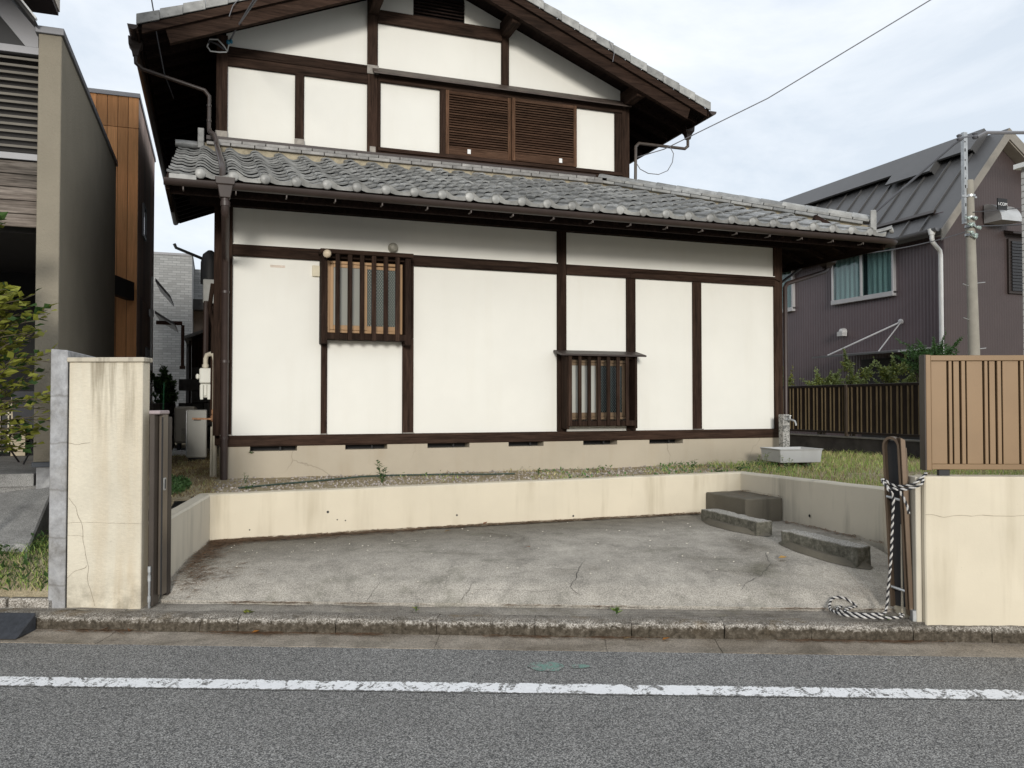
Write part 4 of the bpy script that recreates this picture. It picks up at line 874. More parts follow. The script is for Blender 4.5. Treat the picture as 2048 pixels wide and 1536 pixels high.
def stop_mat():
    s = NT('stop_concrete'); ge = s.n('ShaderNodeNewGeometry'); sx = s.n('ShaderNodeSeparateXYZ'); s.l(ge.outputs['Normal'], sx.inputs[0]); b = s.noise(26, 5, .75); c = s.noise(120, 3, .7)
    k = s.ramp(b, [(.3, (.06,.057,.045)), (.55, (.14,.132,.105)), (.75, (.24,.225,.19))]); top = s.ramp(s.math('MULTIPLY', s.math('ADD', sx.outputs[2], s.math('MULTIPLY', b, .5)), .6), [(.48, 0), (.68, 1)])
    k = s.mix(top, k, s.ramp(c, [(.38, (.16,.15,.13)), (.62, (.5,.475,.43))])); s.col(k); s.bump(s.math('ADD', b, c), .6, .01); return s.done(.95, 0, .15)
m_stop = stop_mat()
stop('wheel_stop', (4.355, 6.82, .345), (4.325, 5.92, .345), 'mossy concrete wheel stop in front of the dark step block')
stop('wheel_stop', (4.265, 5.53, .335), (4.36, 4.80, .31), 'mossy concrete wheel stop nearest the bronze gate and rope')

# ---- garden tap and basin by the right house corner
TP = thing('garden_tap', (6.73, 8.64, .72), 'speckled terrazzo garden tap post at the right corner of the house', 'tap')
s = NT('terrazzo'); vo = s.n('ShaderNodeTexVoronoi'); vo.inputs['Scale'].default_value = 70; s.l(s.co(), vo.inputs['Vector']); sp_ = s.n('ShaderNodeSeparateColor'); s.l(vo.outputs['Color'], sp_.inputs[0])
s.col(s.ramp(sp_.outputs[0], [(.2, (.10,.10,.095)), (.45, (.28,.27,.25)), (.8, (.42,.41,.38))])); m_ter = s.done(.6)
Bx('tap_post', m_ter, TP, 6.68, 6.78, 8.59, 8.69, .70, 1.35, .008)
q = MB(); q.lathe((6.73, 8.592, 1.285), (0,-1,0), [(0,.022),(.008,.022),(.01,.013),(.05,.013)], 10); q.tube([(6.73,8.55,1.285),(6.74,8.51,1.285),(6.76,8.475,1.272),(6.77,8.465,1.235),(6.77,8.465,1.215)], [.014,.014,.013,.011,.012], 8); q.lathe((6.735,8.535,1.295), (0,0,1), [(0,.009),(.035,.009),(.036,.022),(.046,.022)], 8); q.build('spout', m_steel, TP, smooth=True)
BS = thing('basin', (6.3, 7.95, .72), 'white rectangular stone wash basin on small feet beside the tap', 'basin')
m_bas = stain_wall('basin_white', (.50,.50,.49), (.3,.28,.25), .6, .1, 80, False)
def basin(cx, cy, rot):
    M_ = Matrix.Rotation(rot, 3, 'Z')
    def P(x, y, z): p = M_ @ Vector((x, y, 0)); return (cx+p.x, cy+p.y, z)
    b = MB(); V = []
    for z, hx, hy in ((.80,.255,.215),(.945,.27,.23),(.96,.285,.245),(.96,.26,.22),(.84,.21,.17)): V += [P(-hx,-hy,z), P(hx,-hy,z), P(hx,hy,z), P(-hx,hy,z)]
    b.add(V, [(3,2,1,0)] + [(i*4+k, i*4+(k+1) % 4, i*4+4+(k+1) % 4, i*4+4+k) for i in range(4) for k in range(4)] + [(16,17,18,19)]); b.build('bowl', m_bas, BS, .006)
    for x in (-.15, .15):
        f = MB(); f.add([P(x-.04,-.13,.70),P(x+.04,-.13,.70),P(x+.04,.13,.70),P(x-.04,.13,.70),P(x-.04,-.13,.80),P(x+.04,-.13,.80),P(x+.04,.13,.80),P(x-.04,.13,.80)], [(0,3,2,1),(4,5,6,7),(0,1,5,4),(1,2,6,5),(2,3,7,6),(3,0,4,7)]); f.build('foot', m_conc_dark, BS)
basin(6.45, 8.16, R(-8))

# ---- things along the left flank of the house
GM = thing('gas_meter', (-.08, 9.3, .72), 'white gas meter on a bent pipe at the left house corner', 'gas meter')
m_gm = plain('cream_meter', (.66,.65,.58), .5, 0, .05)
q = MB(); q.box(-.155, -.03, 9.22, 9.36, 1.70, 1.86); q.box(-.15, -.035, 9.235, 9.35, 1.55, 1.695); q.box(-.19, -.155, 9.26, 9.33, 1.745, 1.80); q.build('meter_body', m_gm, GM, .012)
q = MB(); q.box(-.146, -.115, 9.215, 9.234, 1.53, 1.69); q.box(-.075, -.04, 9.215, 9.234, 1.53, 1.69); q.box(-.11, -.08, 9.222, 9.2345, 1.57, 1.69); q.build('meter_rib', m_gm, GM, .005)
m_pp = plain('cream_pipe', (.55,.50,.40), .55, 0, .12, 8)
q = MB(); q.tube([(-.095,9.29,1.86),(-.095,9.29,1.96),(-.08,9.28,2.0),(-.045,9.25,2.01),(-.01,9.2,1.99),(.0,9.15,1.93),(.0,9.13,1.5),(.0,9.13,.70)], .026, 10); q.lathe((-.095,9.29,1.87), (0,0,1), [(0,.036),(.03,.036)], 8); q.build('pipe', m_pp, GM, smooth=True, angle=50)
q = MB(); q.lathe((.0,9.13,1.30), (0,0,1), [(0,.03),(.01,.042),(.06,.042),(.07,.03),(.09,.036),(.12,.036),(.13,.028)], 10); q.bar((-.22,9.10,1.335), (-.02,9.1,1.33), .018, .018); q.build('valve', plain('rusty_valve', (.36,.19,.10), .75, .1, .35, 30), GM, smooth=True)
q = MB(); q.tube([(-.03,9.11,1.25),(-.035,9.11,.70)], .012, 6); q.build('thin_pipe', m_pp, GM, smooth=True)
WH = thing('water_heater', (-.23, 12, .72), 'pale grey upright heater cabinet in the side passage', 'water heater')
m_wh = plain('pale_cabinet', (.50,.49,.44), .45, 0, .05); Bx('cabinet', m_wh, WH, -.35, -.10, 11.87, 12.4, .76, 1.40, .012); Bx('base', m_black, WH, -.33, -.12, 11.9, 12.38, .715, .758); Bx('badge', m_black, WH, -.265, -.175, 11.862, 11.872, 1.26, 1.295); Bx('edge_strip', m_steel, WH, -.36, -.3502, 11.88, 12.4, .78, 1.39)
AC = thing('condenser_unit', (-.45, 13.4, .72), 'beige air conditioner condenser behind the heater cabinet', 'condenser')
m_acb = plain('beige_cabinet', (.42,.38,.31), .5, 0, .06); Bx('cabinet', m_acb, AC, -.56, -.26, 13.1, 13.9, .90, 1.44, .03); Bx('service_cover', plain('beige_cover', (.34,.31,.25), .5), AC, -.46, -.37, 13.09, 13.1, .95, 1.12, .004)
q = MB(); q.box(-.60, -.22, 13.05, 13.25, .72, .80); q.box(-.60, -.22, 13.6, 13.8, .72, .80); q.build('foot_block', m_white, AC, .01); q = MB(); q.box(-.52,-.48,13.1,13.8,.80,.90); q.box(-.34,-.30,13.1,13.8,.80,.90); q.build('foot_rail', m_black, AC)
# block wall along the passage: single blocks
BW = thing('block_wall', (-.7, 12, .7), 'dark weathered block wall along the left side of the passage', 'wall')
m_blk = plain('dark_block', (.085,.08,.072), .95, 0, .3, 8, .4, 70, rnd=.25)
P0 = MB(); P0.box(-.06, .06, -.194, .194, 0, .192); pb = P0.build('block', m_blk, bevel=.006); fst = True
for r_ in range(4):
    for k in range(18):
        y = 9.3+k*.4+(r_ % 2)*.2
        l = Vector((-.74, y, .70+r_*.2)) - base_of(BW) + Vector((random.uniform(-.004,.004),0,0))
        if fst: pb.parent = BW; pb.location = l; fst = False
        else: copyto(pb, BW, l)
B2 = thing('block_wall', (-.35, 15, .7), 'dark block wall closing the end of the side passage', 'wall')
fst = True; P0 = MB(); P0.box(-.194, .194, -.06, .06, 0, .192); pb = P0.build('block', m_blk, bevel=.006)
for r_ in range(7):
    for k in range(3):
        l = Vector((-.38+k*.4+(r_ % 2)*.2-.2, 15, .70+r_*.2)) - base_of(B2)
        if k == 0 and r_ % 2 == 0: continue
        if fst: pb.parent = B2; pb.location = l; fst = False
        else: copyto(pb, B2, l)
# ------------------------------------------------------------------ left neighbour: olive wing wall, louvres, dark carport
m_olive = plain('olive_stucco', (.25, .222, .172), .95, 0, .06, 3, .55, 45, spec=.2); m_zinc = plain('grey_metal_trim', (.17,.17,.18), .45, .2, .06, 4); m_dark = plain('dark_panel', (.03,.027,.026), .7); m_plk = wood('grey_plank', (.13,.115,.10), 0, .7, .4)
LB = thing('olive_house', (-2.5, 9, .9), 'olive stucco house with louvre screen and dark carport at the left edge', 'house')
Bx('wing_wall', m_olive, LB, -1.425, -1.25, 7.87, 12.0, 1.0, 4.62, .006); Bx('coping', m_zinc, LB, -1.45, -1.232, 7.85, 12.02, 4.62, 4.68, .004)
Bx('base_flashing', plain('blue_grey_trim', (.06,.07,.085), .5), LB, -1.435, -1.235, 7.855, 12, .96, 1.0, .003); Bx('footing', m_conc, LB, -1.405, -1.26, 7.89, 12, .5, .96)
Bx('carport_back', plain('shaded_back_wall', (.007,.007,.007), .9), LB, -5.5, -1.425, 10.6, 10.7, .8, 3.0); Bx('carport_floor', m_drive, LB, -5.5, -1.426, 7.9, 10.6, .8, .905); Bx('carport_side', m_black, LB, -5.6, -5.5, 7.9, 10.7, .8, 3.0)  # back wall coloured near black in place of the carport's deep shade
Bx('upper_body', m_dark, LB, -5.5, -1.426, 8.12, 12, 2.96, 4.6)
Bx('inner_post', m_dark, LB, -1.70, -1.66, 9.8, 9.86, .9, 2.96)
z = 2.985
for k in range(5): Bx('plank', m_plk, LB, -5.0, -1.427, 7.95, 7.985, z, z+.106, .003); z += .112
Bx('trim_band', m_zinc, LB, -5.0, -1.427, 7.93, 8.0, 3.548, 3.605, .003); Bx('trim_band', m_zinc, LB, -5.0, -1.427, 7.93, 8.0, 4.455, 4.52, .003)
z = 3.655; m_lou = plain('louvre_grey', (.16,.145,.12), .7)
for k in range(13):
    b = MB(); b.prism([(-5.0, 7.95, z), (-5.0, 7.955, z+.022), (-5.0, 8.0, z+.03), (-5.0, 8.0, z+.012)], (3.572, 0, 0)); b.build('louvre_slat', m_lou, LB); z += .0625
b = MB(); b.prism([(-1.44, 7.94, 4.46), (-1.44, 7.94, 4.66), (-2.6, 7.94, 6.0), (-2.6, 7.94, 5.82), (-1.53, 7.94, 4.515)], (0, .05, 0)); b.build('rake_fascia', m_zinc, LB)
b = MB(); b.prism([(-1.43, 7.75, 4.685), (-2.6, 7.75, 6.16), (-2.6, 7.75, 6.13), (-1.44, 7.75, 4.66)], (0, 4.2, 0)); b.build('roof_sheet', m_dark, LB); b = MB(); b.prism([(-1.42, 7.74, 4.70), (-2.6, 7.74, 6.18), (-2.6, 7.74, 6.16), (-1.425, 7.74, 4.685)], (0, .05, 0)); b.build('roof_edge', m_white, LB)
b = MB(); b.prism([(-1.53, 7.992, 4.52), (-2.6, 7.992, 5.8), (-2.6, 7.992, 4.52)], (0, .03, 0)); b.build('gable_infill', m_black, LB)
Bx('overhang_wall', plain('beige_siding', (.5,.44,.37), .8), LB, -4.5, -1.45, 5.4, 9.0, 5.30, 7.0); Bx('overhang_soffit', plain('brown_soffit', (.05,.035,.03), .7), LB, -4.49, -1.46, 5.41, 8.99, 5.26, 5.299)
# orange house
OH = thing('orange_house', (-1.6, 15, .8), 'house clad in orange upright panels with a dark beam, behind the olive wall', 'house')
m_or = wood('orange_panel', (.50, .25, .11), 2, .5, .12, .6); m_or_sheen = wood('orange_panel_sheen', (.47, .37, .31), 2, .45, .15)  # side: same orange panels, their mauve sky reflection put into the colour
Bx('body', m_dark, OH, -3.9, -1.085, 13.02, 16.35, .7, 5.85)
x = -1.067
for k in range(14):
    for z0, z1 in ((.8, 3.1), (3.106, 5.45), (5.456, 5.90)):
        Bx('panel', m_or, OH, x-.134, x-.003, 13.0, 13.02, z0, z1, .002)
    x -= .137
for k in range(7):
    for z0, z1 in ((.8, 3.1), (3.106, 5.45), (5.456, 5.90)): Bx('side_panel', m_or_sheen, OH, -1.085, -1.067, 13.02+k*.476, 13.02+k*.476+.472, z0, z1, .002)
Bx('parapet', m_zinc, OH, -3.95, -1.05, 12.98, 16.4, 5.90, 5.96)
b = MB(); b.prism([(-1.35, 12.0, 2.96), (-1.35, 12.0, 3.22), (-1.10, 12.98, 3.22), (-1.10, 12.98, 2.96)], (-.1, 0, 0)); b.build('steel_beam', m_dark, OH)
def owin(y0, y1, z0, z1):
    f = MB(); t = .03; x0, x1 = -1.067, -1.04
    f.box(x0, x1, y0, y0+t, z0, z1); f.box(x0, x1, y1-t, y1, z0, z1); f.box(x0, x1, y0+t, y1-t, z0, z0+t); f.box(x0, x1, y0+t, y1-t, z1-t, z1); F_ = f.build('window', m_zinc, OH); Bx('pane', glass('blue_grey_pane', (.12,.15,.18), .1), F_, -1.066, -1.055, y0+t, y1-t, z0+t, z1-t)
owin(13.75, 14.25, 4.05, 4.55); owin(14.6, 15.1, 1.5, 2.4)
Bx('wall_lamp', m_steel, OH, -1.066, -.99, 15.2, 15.3, 2.95, 3.08, .01)
# grey panelled block far behind
GB = thing('grey_building', (-.9, 25, .7), 'pale grey building with rough block pattern cladding at the far end of the passage', 'building')
s = NT('grey_cladding'); br = s.n('ShaderNodeTexBrick'); br.inputs['Scale'].default_value = 1; br.inputs['Brick Width'].default_value = .21; br.inputs['Row Height'].default_value = .065; br.inputs['Mortar Size'].default_value = .006
br.inputs['Color1'].default_value = (.26,.26,.25,1); br.inputs['Color2'].default_value = (.36,.36,.35,1); br.inputs['Mortar'].default_value = (.2,.2,.2,1); mp = s.n('ShaderNodeMapping'); mp.inputs['Rotation'].default_value = (math.pi/2, 0, 0); s.l(s.tc.outputs['Object'], mp.inputs[0]); s.l(mp.outputs[0], br.inputs['Vector'])
s.col(br.outputs[0]); s.bump(br.outputs[0], .5, .02); m_clad = s.done(.85)
Bx('tower', m_clad, GB, -3.5, -.61, 24, 28, .5, 5.47); Bx('coping', m_zinc, GB, -3.52, -.59, 23.98, 28.02, 5.47, 5.53); Bx('rear_block', m_clad, GB, -.609, 1.5, 26, 30, .5, 5.42); Bx('canopy', m_dark, GB, -.608, 1.0, 25.2, 25.99, 4.15, 4.45)
Bx('bay', plain('brown_bay', (.22,.17,.14), .8), GB, -.6, .6, 25.7, 25.99, 2.0, 4.149)
# sheds in the passage
SH = thing('lean_to', (-.9, 17, .7), 'small lean-to roof and rusty frame beside the orange house', 'shed')
b = MB(); b.prism([(-1.06, 16.6, 3.15), (-1.06, 16.6, 3.20), (-.72, 16.6, 2.98), (-.72, 16.6, 2.94)], (0, 1.8, 0)); b.build('roof', m_zinc, SH); b = MB(); b.prism([(-1.06, 16.7, 3.75), (-1.06, 16.7, 3.82), (-.80, 16.7, 3.50), (-.80, 16.7, 3.45)], (0, 1.5, 0)); b.build('roof', m_zinc, SH)
m_rust = plain('rust_brown', (.11,.055,.04), .85, 0, .3, 20)
q = MB(); q.box(-1.06, -.60, 17.0, 17.06, 2.98, 3.05); q.box(-.62, -.56, 17.0, 17.06, 2.2, 2.98); q.box(-.64, -.54, 16.98, 17.08, 2.14, 2.2); q.build('rusty_frame', m_rust, SH); q = MB(); q.box(-.53, -.47, 17.2, 17.26, .7, 2.75); q.build('grey_post', m_zinc, SH)
q = MB(); q.tube([(-1.02,15,.7),(-1.0,15,3.6)], .02, 6); q.build('white_pipe', m_white, SH)
S2 = thing('dark_shed', (-.3, 16, .7), 'dark timber shed with a small tiled lean-to roof beside the house', 'shed')
Bx('body', m_wz, S2, -.40, .04, 15.9, 18, .7, 2.65); b = MB(); b.prism([(-.52, 15.7, 2.62), (-.52, 15.7, 2.68), (.0, 15.7, 2.88), (.0, 15.7, 2.82)], (0, 2.2, 0)); b.build('roof', m_tile, S2); Bx('post', m_wz, S2, -.44, -.40, 15.75, 15.79, .7, 2.6)
gs = MB(); gs.tube([(-.62, 11.2, .7), (-.60, 11.2, 1.75)], .009, 6); gs_ = gs.build('garden_stake', plain('green_stake', (.03,.13,.06), .5), org=(-.61,11.2,.7)); tag(gs_, 'thin green garden stake standing against the passage block wall', 'stake')
# driveway, bank and carport things
b = MB(); Aa, Bb, Cc, Dd = st(-7.5,5.75,.42), st(-3.78,5.85,.47), Vector((-1.27,7.92,.80)), Vector((-6,7.92,.92)); b.prism([Aa, Bb, Cc, Dd], (0,0,-.5)); o = b.build('driveway', m_drive, org=(-3,7,.5), bevel=.012); o['kind'] = 'structure'
b = MB(); V = []; F = []; nu, nv = 50, 14
for i in range(nu+1):
    for j in range(nv+1):
        u = -6.6+3.24*i/nu; v = 5.50+1.3*j/nv; z = .125+min(.27, (v-5.5)*.85)+.02*noise.noise(Vector((u*3, v*3, 0)))+(.03 if j else 0); V.append(tuple(st(u, v, z)))
for i in range(nu):
    for j in range(nv): q = i*(nv+1)+j; F.append((q, q+nv+1, q+nv+2, q+1))
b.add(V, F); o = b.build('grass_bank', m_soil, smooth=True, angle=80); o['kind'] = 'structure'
b = MB()
for k in range(9): b.prism([st(-6.4+k*.34, 5.46, .09), st(-6.08+k*.34, 5.46, .09), st(-6.08+k*.34, 5.52, .09), st(-6.4+k*.34, 5.52, .09)], (0,0,.085))
o = b.build('edging_strip', m_kerb, bevel=.01); o['kind'] = 'structure'
LT = thing('lattice_door', (-2.2, 10.5, .9), 'cream lattice door in the dark carport behind the young tree', 'door')
q = MB()
for k in range(8): q.box(-2.75+k*.085, -2.735+k*.085, 10.5, 10.52, .95, 1.5)
for k in range(6): q.box(-2.75, -2.12, 10.5, 10.52, .96+k*.10, .975+k*.10)
q.build('lattice', plain('cream_lattice', (.5,.45,.33), .6), LT); Bx('pane', m_black, LT, -2.75, -2.12, 10.53, 10.54, .95, 1.5); Bx('frame', plain('cream_frame', (.4,.34,.24), .7), LT, -2.12, -1.98, 10.49, 10.56, .91, 1.6)
CH = thing('folding_chair', (-1.75, 9.2, .905), 'black folding camp chair standing in the carport', 'chair')
q = MB()
for x in (-1.90, -1.66): q.tube([(x-.06, 9.05, .91), (x+.05, 9.4, 1.28)], .009, 6); q.tube([(x+.07, 9.42, .91), (x-.05, 9.1, 1.22)], .009, 6)
q.build('frame', m_black, CH); q = MB(); q.box(-1.90,-1.64,9.08,9.38,1.20,1.22); q.build('seat', m_black, CH); q = MB(); q.obox((-1.76, 9.42, 1.42), (Vector((1,0,0)), Vector((0,1,.3)), Vector((0,-.3,1))), .13, .01, .2); q.build('backrest', plain('mesh_fabric', (.05,.05,.055), .9), CH)
q = MB(); q.lathe((-1.62, 9.55, .91), (0,0,1), [(0,.05),(.12,.05),(.14,.035),(.3,.03),(.34,.015),(.42,.012)], 10); o = q.build('spray_bottle', plain('orange_plastic', (.62,.10,.03), .4), org=(-1.62,9.55,.91), smooth=True); tag(o, 'orange plastic bottle beside the camp chair in the carport', 'bottle')
# rubber ramp at the kerb, far left
b = MB(); P = [st(-3.37,5.08,.010), st(-3.37,5.29,.010), st(-3.37,5.29,.128), st(-3.37,5.12,.035)]; b.prism(P, UX*-.62)
q = P[2]; o = b.build('kerb_ramp', plain('black_rubber', (.03,.033,.04), .7, 0, .3, 30, .3, 60), org=st(-3.65,5.2,0), bevel=.006); tag(o, 'black rubber kerb ramp at the left edge of the road', 'ramp')

# ------------------------------------------------------------------ right side: dark fence, shrubs, brown house
DF = thing('dark_fence', (9, 10.5, .7), 'dark brown slatted fence on a low black wall beyond the yard', 'fence')
m_df = plain('dark_slat', (.035,.026,.022), .4, .3, .15, 4); m_df2 = plain('bronze_edge_slat', (.22,.165,.095), .4, .3, .15, 4)
Bx('base_wall', plain('black_stained_wall', (.045,.04,.036), .95, 0, .5, 4), DF, 9.02, 9.14, 7.6, 14, .5, .965); Bx('base_cap', plain('grey_cap', (.20,.19,.17), .9, 0, .2, 10), DF, 9.0, 9.16, 7.6, 14, .965, .985)
Bx('top_rail', m_df, DF, 9.02, 9.09, 7.6, 14, 1.735, 1.775, .003); Bx('bottom_rail', m_df, DF, 9.02, 9.09, 7.6, 14, 1.025, 1.06, .003)
y = 7.62
k = 0
while y < 13.9:
    for w, g, m_ in ((.078, .006, m_df), (.016, .014, m_df2), (.034, .014, m_df), (.016, .014, m_df2)):
        Bx('slat', m_, DF, 9.035-(.012 if w < .02 else 0), 9.06, y, y+w, 1.06, 1.735); y += w+g
for y in (8.3, 10.12, 11.95): Bx('post', plain('bronze_post', (.10,.075,.055), .4, .3), DF, 9.0, 9.05, y-.025, y+.025, .99, 1.77, .003)
Bx('backing', m_black, DF, 9.066, 9.07, 7.6, 14, 1.03, 1.76)
BH = thing('brown_house', (13.2, 14, .7), 'dark brown corrugated two-storey house with grey metal roof behind the fence', 'house')
m_br_s = plain('brown_siding', (.105,.078,.083), .42, .05, .1, 2); m_br_g = plain('brown_gable_siding', (.056,.040,.038), .5, .05, .08, 2)
b = MB(); V = []; F = []; n = 240; y0, y1 = 11.05, 20.2                   # ribbed siding
for k in range(n+1):
    y = y0+(y1-y0)*k/n; x = 12.0-(.004 if k % 2 else 0); V += [(x, y, .6), (x, y, 4.85)]
for k in range(n): F.append((2*k, 2*k+2, 2*k+3, 2*k+1))
b.add(V, F); BW_ = b.build('side_wall', m_br_s, BH)
b = MB(); V = []; F = []; n = 110
zg = lambda x: min(4.62+1.18*(x-12.0), 6.22-.70*(x-13.355)) 
for k in range(n+1):
    x = 12.0+3.2*k/n; V += [(x, 11.05-(.002 if k % 2 else 0), .6), (x, 11.05-(.002 if k % 2 else 0), zg(x)-.02)]
for k in range(n): F.append((2*k, 2*k+2, 2*k+3, 2*k+1))
b.add(V, F); b.build('gable_wall', m_br_g, BH)
m_rf = plain('grey_metal_roof', (.095,.093,.092), .42, .35, .06, 2)
def rp(x): return 4.50+1.2*(x-11.72)
RXb, RZb = 13.30, rp(13.30)
def rslab(name, x0, x1, y0, y1, t0, t1, mat, par):
    b = MB(); nrm = Vector((-1.2, 0, 1)).normalized(); P = []
    for x, t in ((x0, t0), (x1, t0), (x1, t1), (x0, t1)): P.append(Vector((x, y0, rp(x)))+nrm*t)
    b.prism(P, (0, y1-y0, 0)); return b.build(name, mat, par)
RB = rslab('roof', 11.70, RXb, 10.82, 20.4, -.12, 0, m_rf, BH)
b = MB(); b.prism([(RXb, 10.82, RZb), (15.4, 10.82, RZb-.70*(15.4-RXb)), (15.4, 10.82, RZb-.70*(15.4-RXb)-.12), (RXb, 10.82, RZb-.13)], (0, 9.5, 0)); b.build('roof_back', m_rf, BH)
y = 11.3
while y < 20.3: rslab('roof_seam', 11.72, 13.28, y, y+.028, .001, .032, m_rf, RB); y += .455
rslab('ridge_band', 12.98, RXb+.03, 11.25, 12.0, .10, .14, m_rf, RB); rslab('ridge_band', 12.80, RXb+.03, 12.0, 13.1, .10, .14, m_rf, RB); rslab('ridge_band', 12.98, RXb+.03, 13.1, 20.4, .10, .14, m_rf, RB)
rslab('ridge_cheek', 13.0, RXb+.03, 11.25, 11.27, .0, .10, m_rf, RB); rslab('ridge_cheek', 12.82, 13.1, 12.0, 12.02, .0, .10, m_rf, RB)
rslab('snow_guard', 11.98, 12.03, 11.2, 20.3, .03, .07, m_df, RB)
rslab('ridge_fascia', 13.06, 13.10, 11.27, 20.4, .0, .10, m_black, RB)
b = MB(); b.prism([(11.70, 10.80, rp(11.70)-.20), (RXb, 10.80, RZb-.20), (15.4, 10.80, RZb-.70*(15.4-RXb)-.20), (15.4, 10.80, RZb-.70*(15.4-RXb)-.02), (RXb, 10.80, RZb-.0), (11.70, 10.80, rp(11.70)-.0)], (0,.03,0)); b.build('verge_trim', plain('taupe_trim', (.21,.19,.16), .5), BH)
b = MB(); b.prism([(11.80, 10.83, rp(11.80)-.22), (RXb, 10.83, RZb-.22), (15.4, 10.83, RZb-.70*(15.4-RXb)-.22), (15.4, 10.83, RZb-.70*(15.4-RXb)-.19), (RXb, 10.83, RZb-.19), (11.80, 10.83, rp(11.80)-.19)], (0,.22,0)); b.build('verge_soffit', plain('taupe_soffit', (.30,.27,.23), .6), BH)
half_gutter('gutter', [(11.66, 10.85, 4.50), (11.66, 15, 4.48), (11.66, 20.4, 4.46)], .06, BH, m_zinc)
q = MB(); q.tube([(11.66,10.98,4.46),(11.66,10.98,4.34),(11.70,11.0,4.28),(11.92,11.06,4.16),(11.95,11.07,4.08),(11.95,11.07,.7)], .038, 10); q.lathe((11.66,10.98,4.40), (0,0,1), [(0,.05),(.1,.075)], 10); q.build('downpipe', m_white, BH, smooth=True, angle=50)
m_wf = plain('silver_frame', (.46,.45,.45), .4, .3, .05)
s = NT('curtain_cloth'); w = s.n('ShaderNodeTexWave', wave_type='BANDS', bands_direction='Y'); w.inputs['Scale'].default_value = 2.2; w.inputs['Distortion'].default_value = 3; w.inputs['Detail'].default_value = 3; s.l(s.co((1,1,.25)), w.inputs['Vector'])
s.col(s.ramp(w.outputs[1], [(.2, (.34,.40,.385)), (.8, (.60,.67,.645))])); m_cur = s.done(.8)
def tglass(name):
    s = NT(name); g = s.n('ShaderNodeBsdfGlossy'); g.inputs['Roughness'].default_value = .02; t = s.n('ShaderNodeBsdfTransparent'); t.inputs[0].default_value = (.72,.80,.80,1); f = s.n('ShaderNodeLayerWeight'); f.inputs[0].default_value = .5
    mx = s.n('ShaderNodeMixShader'); s.l(s.math('ADD', s.math('MULTIPLY', s.math('POWER', f.outputs[1], 4.0), .5), .05), mx.inputs[0]); s.l(t.outputs[0], mx.inputs[1]); s.l(g.outputs[0], mx.inputs[2]); s.l(mx.outputs[0], s.out.inputs[0]); return s.m
m_tg = tglass('clear_glass')
def bwin(y0, y1, z0, z1, cur, split=True):
    f = MB(); t = .05; x0, x1 = 11.93, 12.02; f.box(x0, x1, y0, y0+t, z0, z1); f.box(x0, x1, y1-t, y1, z0, z1); f.box(x0-.015, x1, y0, y1, z0-.05, z0+.04); f.box(x0, x1, y0+t, y1-t, z1-t, z1); ym = (y0+y1)/2
    if split: f.box(x0, x1, ym-.03, ym+.03, z0+.04, z1-t)
    W = f.build('window', m_wf, BH, .004)
    for a, c in (((y0+t, ym-.03), (ym+.03, y1-t)) if split else ((y0+t, y1-t),)): Bx('pane', m_tg, W, 11.945, 11.95, a, c, z0+.04, z1-t)
    Bx('room_back', plain('room_dark', (.02,.03,.032), .9), W, 11.978, 11.985, y0+t*.5, y1-t*.5, z0, z1)
    if cur:
        for a, c in cur:
            b = MB(); n = 30; V = []; F = []
            for k in range(n+1):
                y = a+(c-a)*k/n; xx = 11.964+.008*math.sin(k*1.1); V += [(xx, y, z0+.04), (xx, y, z1-t)]
            for k in range(n): F.append((2*k, 2*k+2, 2*k+3, 2*k+1))
            b.add(V, F); b.build('curtain', m_cur, W, smooth=True, angle=80)
bwin(12.13, 13.79, 3.55, 4.50, [(12.18, 12.82), (13.02, 13.70)]); bwin(15.0, 16.6, 3.56, 4.47, [(15.1, 15.6)])
q = MB(); q.lathe((11.99, 13.48, 2.93), (-1,0,0), [(0,.075),(.03,.075),(.10,.06),(.12,.03)], 12); q.box(11.86, 11.98, 13.405, 13.555, 2.84, 2.93); q.build('vent_cap', plain('pale_vent', (.5,.49,.48), .4, .3), BH, smooth=True)
cn = MB(); cn.prism([(11.99, 11.2, 2.46), (11.99, 11.2, 2.49), (11.1, 11.2, 2.40), (11.1, 11.2, 2.37)], (0, 2.2, 0)); CN = cn.build('canopy', plain('steel_canopy', (.22,.22,.22), .35, .6), BH)
q = MB(); q.tube([(11.98,12.0,3.0),(11.15,13.0,2.41)], .016, 6); q.tube([(11.98,12.0,3.0),(11.15,11.7,2.41)], .012, 6); q.lathe((11.99,12.0,3.0), (-1,0,0), [(0,.05),(.04,.05),(.05,.03)], 8); q.build('stay_rod', m_wf, CN, smooth=True)
Bx('door_recess', m_black, BH, 11.96, 11.985, 11.6, 13.0, .7, 2.34); Bx('wall_box', m_white, BH, 11.90, 11.99, 11.3, 11.45, 2.05, 2.25, .01)
# hooded vent with a sign plate on the gable
HV = MB(); V = []; F = []; n = 8; x0, x1 = 12.93, 13.42
for k in range(n+1):
    a = math.pi/2*k/n; V += [(x0, 11.03-.36*math.sin(a), 4.70+.34*math.cos(a)), (x1, 11.03-.36*math.sin(a), 4.70+.34*math.cos(a))]
for k in range(n): F.append((2*k, 2*k+1, 2*k+3, 2*k+2))
V += [(x0,11.03,4.70),(x1,11.03,4.70)]; q = len(V); F += [tuple([2*k for k in range(n+1)]+[q-2]), tuple([2*k+1 for k in range(n+1)][::-1]+[q-1]), (2*n, 2*n+1, q-1, q-2)]
HV.add(V, F); hv = HV.build('vent_hood', plain('steel_hood', (.5,.5,.49), .35, .5), BH, smooth=True, angle=40)
m_txt = plain('sign_white', (.7,.7,.7), .5)
sg = Bx('sign_plate', m_black, BH, 12.80, 13.02, 10.64, 10.66, 4.86, 5.06)
tc = bpy.data.curves.new('sign_text', 'FONT'); tc.body = 'I-COM'; tc.size = .075; tc.extrude = .003; tc.align_x = 'CENTER'
